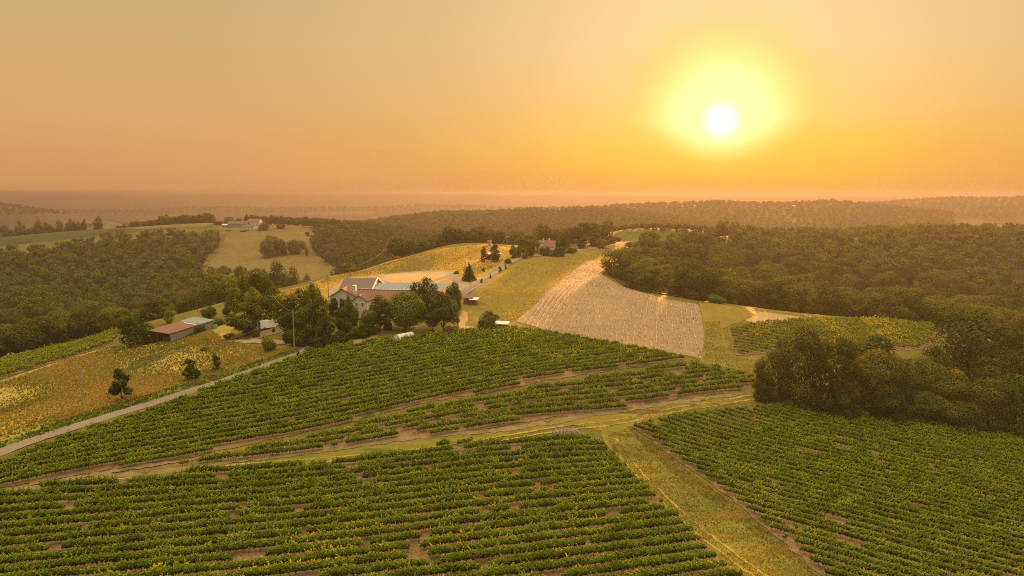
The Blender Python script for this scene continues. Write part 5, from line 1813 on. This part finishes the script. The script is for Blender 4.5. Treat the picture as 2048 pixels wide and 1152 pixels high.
# dark tractor beyond the van
tp = Vector(at(568, 652))
tr_ = thing('tractor', 'dark tractor with pale wheel hubs parked beyond the van', 'tractor', tp, rz + R(12))
MB().box((.9, 0, 1.05), (1.7, .7, .75)).box((2.0, 0, .95), (.5, .62, .6)).build('bonnet', M['rubber'], tr_)
MB().box((-.35, 0, .9), (1.1, .8, .7)).build('chassis', M['rubber'], tr_)
cbn = MB().prism([(-.95, 1.2), (.25, 1.2), (.1, 2.35), (-.85, 2.35)], 'y', -.6, .6).build('cab', M['glass'], tr_)
MB().box((-.38, 0, 2.41), (1.25, 1.35, .12)).build('cab_roof', M['dark_pole'], cbn)
for s in (-1, 1):
    for wx, wr, ww in ((-.55, .78, .22), (1.75, .5, .16)):
        wh = MB().cyl((wx, s * .58, wr), (wx, s * (.58 + ww * 2), wr), wr, wr, 18).build('wheel', M['rubber'], tr_)
        MB().cyl((wx, s * (.57 + ww * 2), wr), (wx, s * (.60 + ww * 2), wr), wr * .58, wr * .5, 14).build('hub', M['white_paint'], wh)

# trailer of boards behind the trees
x, y, z = at(574, 634)
tb = thing('farm_trailer', 'pale flatbed farm trailer half hidden behind the dark trees', 'trailer', (x, y, z), R(20))
MB().box((0, 0, .95), (4.2, 1.9, .14)).build('bed', M['white_plastic'], tb)
MB().box((-2.05, 0, 1.3), (.08, 1.9, .6)).build('tailboard', M['white_plastic'], tb)
MB().box((2.7, 0, .75), (1.6, .12, .12)).build('drawbar', M['dark_pole'], tb)
for s in (-1, 1):
    MB().cyl((-.6, s * .8, .4), (-.6, s * 1.0, .4), .42, .42, 14).build('wheel', M['rubber'], tb)

# ---------------------------------------------------------------- garden things
x, y, z = at(431, 657)
wt = thing('water_tank', 'pale green plastic water tank beside the barn shrubs', 'tank', (x, y, z), .3)
MB().box((0, 0, .58), (1.05, .95, 1.0)).cyl((0, 0, 1.08), (0, 0, 1.2), .2, .2, 10).build('tank', M['tank'] if 'tank' in M else plain('green_plastic', (.16, .36, .09), .5, .15, 2.0), wt)
MB().box((0, 0, .04), (1.1, 1.0, .12)).build('pallet', M['post_wood'], wt)
x, y, z = at(828, 659)
gt = thing('garden_table', 'white garden table on the lawn under the clipped round tree', 'table', (x, y, z), R(10))
MB().box((0, 0, .74), (1.5, .85, .06)).build('tabletop', M['white_paint'], gt)
for sx in (-.62, .62):
    for sy in (-.32, .32):
        MB().cyl((sx, sy, -.1), (sx, sy, .71), .035).build('leg', M['white_paint'], gt)
x, y, z = at(747, 645)
gl = thing('sun_lounger', 'white garden lounger beside the garden lane', 'lounger', (x, y, z), R(25))
MB().box((.3, 0, .36), (1.3, .62, .08)).build('seat', M['white_paint'], gl)
MB().prism([(-.36, .33), (-.88, .92), (-.94, .88), (-.42, .28)], 'y', -.31, .31).build('backrest', M['white_paint'], gl)
for sx in (-.3, .8):
    for sy in (-.26, .26):
        MB().cyl((sx, sy, -.1), (sx, sy, .33), .03).build('leg', M['white_paint'], gl)
x, y, z = at(872, 670)
wp_ = MB().box((0, 0, .45), (.22, .22, 1.1)).box((0, 0, 1.03), (.30, .30, .08)).build('gate_post', M['white_paint'], None, (x, y, z))
tag(wp_, 'short white gate post at the vineyard edge under the olive tree', 'post')
pa, pb = Vector(at(604, 706)), Vector(at(611, 701.5))
gw = thing('garden_wall', 'low pinkish wall at the mouth of the garden lane', 'wall', pa.lerp(pb, .5), math.atan2((pb - pa).y, (pb - pa).x))
Lw = (pb - pa).length
MB().box((0, 0, .3), (Lw, .3, 1.0)).build('wall', M['white_wall'], gw)
MB().box((0, 0, .84), (Lw + .1, .4, .08)).build('coping', M['old_wall'], gw)

# ---------------------------------------------------------------- brushwood heap on the grass corner
x, y, z = at(1133, 873)
bh = thing('brushwood_heap', 'grey heap of pruned vine sticks on the grass where the tracks meet', 'brushwood heap', (x, y, z), 0)
rg = np.random.default_rng(8)
mb = MB()
for k in range(620):
    a = rg.uniform(0, 6.283)
    r_ = math.sqrt(rg.uniform(0, 1))
    px_, py_ = math.cos(a) * r_ * 3.4, math.sin(a) * r_ * 1.7
    top_ = 1.35 * (1 - r_ ** 2) ** .8 + .1
    c = Vector((px_, py_, rg.uniform(.55, 1.0) * top_))
    dd = Vector((rg.normal(0, 1), rg.normal(0, .6), rg.normal(0, .32))).normalized() * rg.uniform(.35, .95)
    mb.cyl(c - dd, c + dd, .03, .018, 4, False)
st_ = mb.build('sticks', M['dry_wood'] if 'dry_wood' in M else plain('dry_vine_wood', (.46, .36, .29), .9, .35, .9), bh)
mb = MB()
ring = [(math.cos(t) * 3.2, math.sin(t) * 1.5) for t in np.linspace(0, 2 * math.pi, 21)[:-1]]
vs = [(a, b, -.3) for a, b in ring] + [(a * .7, b * .7, .62) for a, b in ring] + [(a * .3, b * .3, .98) for a, b in ring] + [(0, 0, 1.05)]
fs = []
for l_ in (0, 20):
    fs += [(l_ + i, l_ + (i + 1) % 20, l_ + 20 + (i + 1) % 20, l_ + 20 + i) for i in range(20)]
fs += [(40 + i, 40 + (i + 1) % 20, 60) for i in range(20)]
mb.add(vs, fs).build('earth_core', M['brown_wall'], bh)
T(('bush', 1082, 884, 872, 40, 'bushgarden', 'weedy bramble patch left of the brushwood heap'),
  ('bush', 1160, 882, 872, 34, 'bushgarden', 'weedy patch at the right end of the brushwood heap'))

# ---------------------------------------------------------------- person on the garden lane
px0, py0, pz0 = at(667, 685.5)
pe = thing('person', 'person in a pinkish top and pale hat walking on the garden lane', 'person', (px0, py0, pz0), R(200))


def skin_body(name, verts, edges, radii, mat, parent):
    me = bpy.data.meshes.new(name)
    me.from_pydata(verts, edges, [])
    o_ = link(name, me, parent)
    md = o_.modifiers.new('skin', 'SKIN')
    for i, r_ in enumerate(radii):
        me.skin_vertices[0].data[i].radius = r_ if isinstance(r_, tuple) else (r_, r_)
    me.skin_vertices[0].data[0].use_root = True
    o_.modifiers.new('sub', 'SUBSURF').levels = 1
    o_.modifiers['sub'].render_levels = 1
    me.materials.append(mat)
    return o_


skin_m = plain('skin', (.42, .25, .17), .6, .05)
top_m = plain('pink_shirt', (.50, .24, .20), .85, .1)
leg_m = plain('dark_trousers', (.06, .06, .075), .85, .1)
bv = [(0, 0, .95), (0, 0, 1.15), (0, 0, 1.38), (0, .01, 1.48), (0, .02, 1.60),
      (.18, 0, 1.38), (.24, .04, 1.10), (.22, .16, .90), (.22, .20, .80), (-.18, 0, 1.38), (-.25, -.05, 1.10), (-.24, -.02, .88), (-.24, 0, .78),
      (.09, 0, .88), (.10, .14, .50), (.10, .10, .08), (.10, .22, .04), (-.09, 0, .88), (-.10, -.06, .48), (-.10, -.24, .10), (-.10, -.14, .04)]
be = [(0, 1), (1, 2), (2, 3), (3, 4), (2, 5), (5, 6), (6, 7), (7, 8), (2, 9), (9, 10), (10, 11), (11, 12), (0, 13), (13, 14), (14, 15), (15, 16), (0, 17), (17, 18), (18, 19), (19, 20)]
br = [.13, .12, .13, .055, .10, .06, .045, .035, .03, .06, .045, .035, .03, .09, .065, .045, .04, .09, .065, .045, .04]
skin_body('body', bv, be, br, skin_m, pe)
skin_body('shirt', [(0, 0, .93), (0, 0, 1.15), (0, 0, 1.40), (.18, 0, 1.39), (.24, .04, 1.12), (-.18, 0, 1.39), (-.25, -.05, 1.12)], [(0, 1), (1, 2), (2, 3), (3, 4), (2, 5), (5, 6)],
          [.155, .145, .145, .08, .062, .08, .062], top_m, pe)
skin_body('trousers', [(0, 0, .93), (.09, 0, .87), (.10, .14, .50), (.10, .10, .12), (-.09, 0, .87), (-.10, -.06, .48), (-.10, -.24, .14)], [(0, 1), (1, 2), (2, 3), (0, 4), (4, 5), (5, 6)],
          [.145, .105, .08, .06, .105, .08, .06], leg_m, pe)
MB().cyl((0, .02, 1.655), (0, .02, 1.67), .20, .19, 14).cyl((0, .02, 1.66), (0, .02, 1.76), .105, .09, 12).build('hat', M['white_wall'], pe, smooth=False)

# ---------------------------------------------------------------- grass tussocks and weeds on the open ground
def gmat(name, stops):
    m, t = new_mat(name)
    a_ = t.n('ShaderNodeAttribute', attribute_name='tint')
    c = t.ramp(a_.outputs['Fac'], stops)
    d = t.n('ShaderNodeBsdfDiffuse')
    t.l(c, d.inputs['Color'])
    tr = t.n('ShaderNodeBsdfTranslucent')
    t.l(c, tr.inputs['Color'])
    mx = t.n('ShaderNodeMixShader', ins={0: .6})
    t.l(d.outputs[0], mx.inputs[1])
    t.l(tr.outputs[0], mx.inputs[2])
    out(t, mx.outputs[0])
    return m


M['grass'] = gmat('tussock_grass', [(0, (.05, .09, .008)), (.35, (.14, .15, .018)), (.6, (.40, .30, .06)), (.85, (.52, .35, .10)), (1.0, (.30, .12, .035))])


def tussocks(poly, n, hgt, seed, t0, t1, wl=14.0, rust=0.0, avoid=()):
    rg = np.random.default_rng(seed)
    P = np.array(poly)
    lo, hi = P.min(0), P.max(0)
    X = np.c_[rg.uniform(lo[0], hi[0], n * 2), rg.uniform(lo[1], hi[1], n * 2)]
    k = inside(X[:, 0], X[:, 1], poly)
    for a in avoid:
        k &= ~inside(X[:, 0], X[:, 1], a)
    X = X[k]
    ph = rg.uniform(0, 6.28, 8)
    f = sum(np.sin(X[:, 0] / wl * (1.1 + .5 * j) * math.cos(ph[j]) + X[:, 1] / wl * (1.1 + .5 * j) * math.sin(ph[j]) * 1.6 + ph[j + 4]) for j in range(4)) / 4
    dens_ = .5 + .5 * f + rg.normal(0, .25, len(X))
    k = dens_ > .18
    X, f = X[k], f[k]
    m = len(X)
    z = ground(X[:, 0], X[:, 1])
    h = hgt * rg.uniform(.5, 1.4, m) * (1 + .4 * f)
    w_ = h * rg.uniform(.5, 1.2, m)
    a = rg.uniform(0, math.pi, m)
    dx, dy = np.cos(a) * w_ * .5, np.sin(a) * w_ * .5
    lx, ly = rg.normal(0, .25, m) * h, rg.normal(0, .25, m) * h
    V = np.stack([np.c_[X[:, 0] - dx, X[:, 1] - dy, z], np.c_[X[:, 0] + dx, X[:, 1] + dy, z],
                  np.c_[X[:, 0] + dx * .5 + lx, X[:, 1] + dy * .5 + ly, z + h], np.c_[X[:, 0] - dx * .7 + lx, X[:, 1] - dy * .7 + ly, z + h * .8]], 1).reshape(-1, 3)
    t = np.clip(t0 + (t1 - t0) * (.5 + .5 * f) + rg.normal(0, .08, m), 0, .86)
    if rust:
        t[(rg.uniform(0, 1, m) < rust * np.clip(f - .25, 0, 1) * 2.5)] = 1.0
    o_ = link('grass', np_mesh('grass', V, np.arange(len(V)).reshape(-1, 4), [M['grass']], {'tint': t}))
    return tag(o_, kind='stuff')


def ox(pts):
    return poly_at(pts)


tussocks(ox([(-200, 850), (0, 766), (120, 726), (225, 694), (300, 692), (420, 662), (452, 678), (500, 692), (580, 704), (490, 733), (360, 772), (190, 822), (30, 872), (-180, 940)]), 46000, .38, 71, .25, .80, 17, .04)
tussocks(ox([(-200, 946), (-60, 905), (40, 872), (200, 818), (365, 770), (500, 728), (588, 699), (600, 704), (508, 737), (370, 782), (205, 832), (40, 886), (-200, 966)]), 16000, .40, 72, .05, .5, 5)
tussocks(ox([(-200, 985), (-60, 937), (0, 917), (212, 845), (375, 794), (512, 749), (610, 712), (655, 698), (590, 722), (520, 752), (400, 797), (262, 842), (132, 884), (0, 932), (-120, 980)]), 6000, .28, 73, .25, .6, 6)
tussocks(ox([(1212, 872), (1240, 930), (1305, 1000), (1385, 1070), (1475, 1150), (1560, 1250), (1740, 1250), (1672, 1180), (1570, 1092), (1480, 1018), (1400, 960), (1340, 912), (1300, 884), (1262, 858), (1240, 862)]), 17000, .2, 74, .12, .8, 3.0)
tussocks(ox([(0, 996), (214, 966), (330, 960), (480, 940), (700, 928), (900, 893), (1050, 870), (1140, 852), (1300, 820), (1540, 792), (1560, 800), (1340, 826), (1240, 850), (1200, 866), (1100, 870), (900, 905), (700, 932), (400, 962), (0, 1004)]), 11000, .22, 75, .1, .7, 4)
tussocks(ox([(1410, 645), (1440, 642), (1450, 700), (1470, 716), (1530, 722), (1550, 765), (1500, 748), (1420, 728), (1390, 722), (1408, 690)]), 5000, .25, 76, .3, .72, 5)
tussocks(ox([(450, 622), (520, 596), (600, 575), (660, 555), (780, 524), (880, 501), (980, 491), (1016, 500), (1000, 530), (955, 550), (905, 540), (800, 543), (740, 551), (690, 560), (655, 580), (600, 600), (520, 625)]), 16000, .4, 77, .42, .74, 16)
tussocks(FRONT, 15000, .2, 78, .05, .75, 5)
tussocks(RIGHT, 12000, .2, 79, .05, .7, 5)
tussocks(LOW, 5000, .2, 80, .05, .75, 5)
tussocks(ox([(1012, 548), (1050, 522), (1140, 510), (1250, 490), (1210, 535), (1180, 520), (1120, 563), (1032, 640), (1005, 635), (950, 605), (948, 588), (980, 566)]), 12000, .3, 81, .35, .7, 14)

# ---------------------------------------------------------------- haze
hz, t = new_mat('evening_haze')
pv = t.n('ShaderNodeVolumePrincipled')
pv.inputs['Color'].default_value = (.145, .143, .178, 1)
pv.inputs['Density'].default_value = .00032
pv.inputs['Anisotropy'].default_value = .45
ho = t.n('ShaderNodeOutputMaterial')
t.l(pv.outputs[0], ho.inputs['Volume'])
zmin = float((CAM_Z - GH).min()) - 1.5
hb = MB().box((0, 14000, (zmin + 60) / 2), (66000, 34000, 60 - zmin)).build('haze', hz)
tag(hb, kind='stuff')
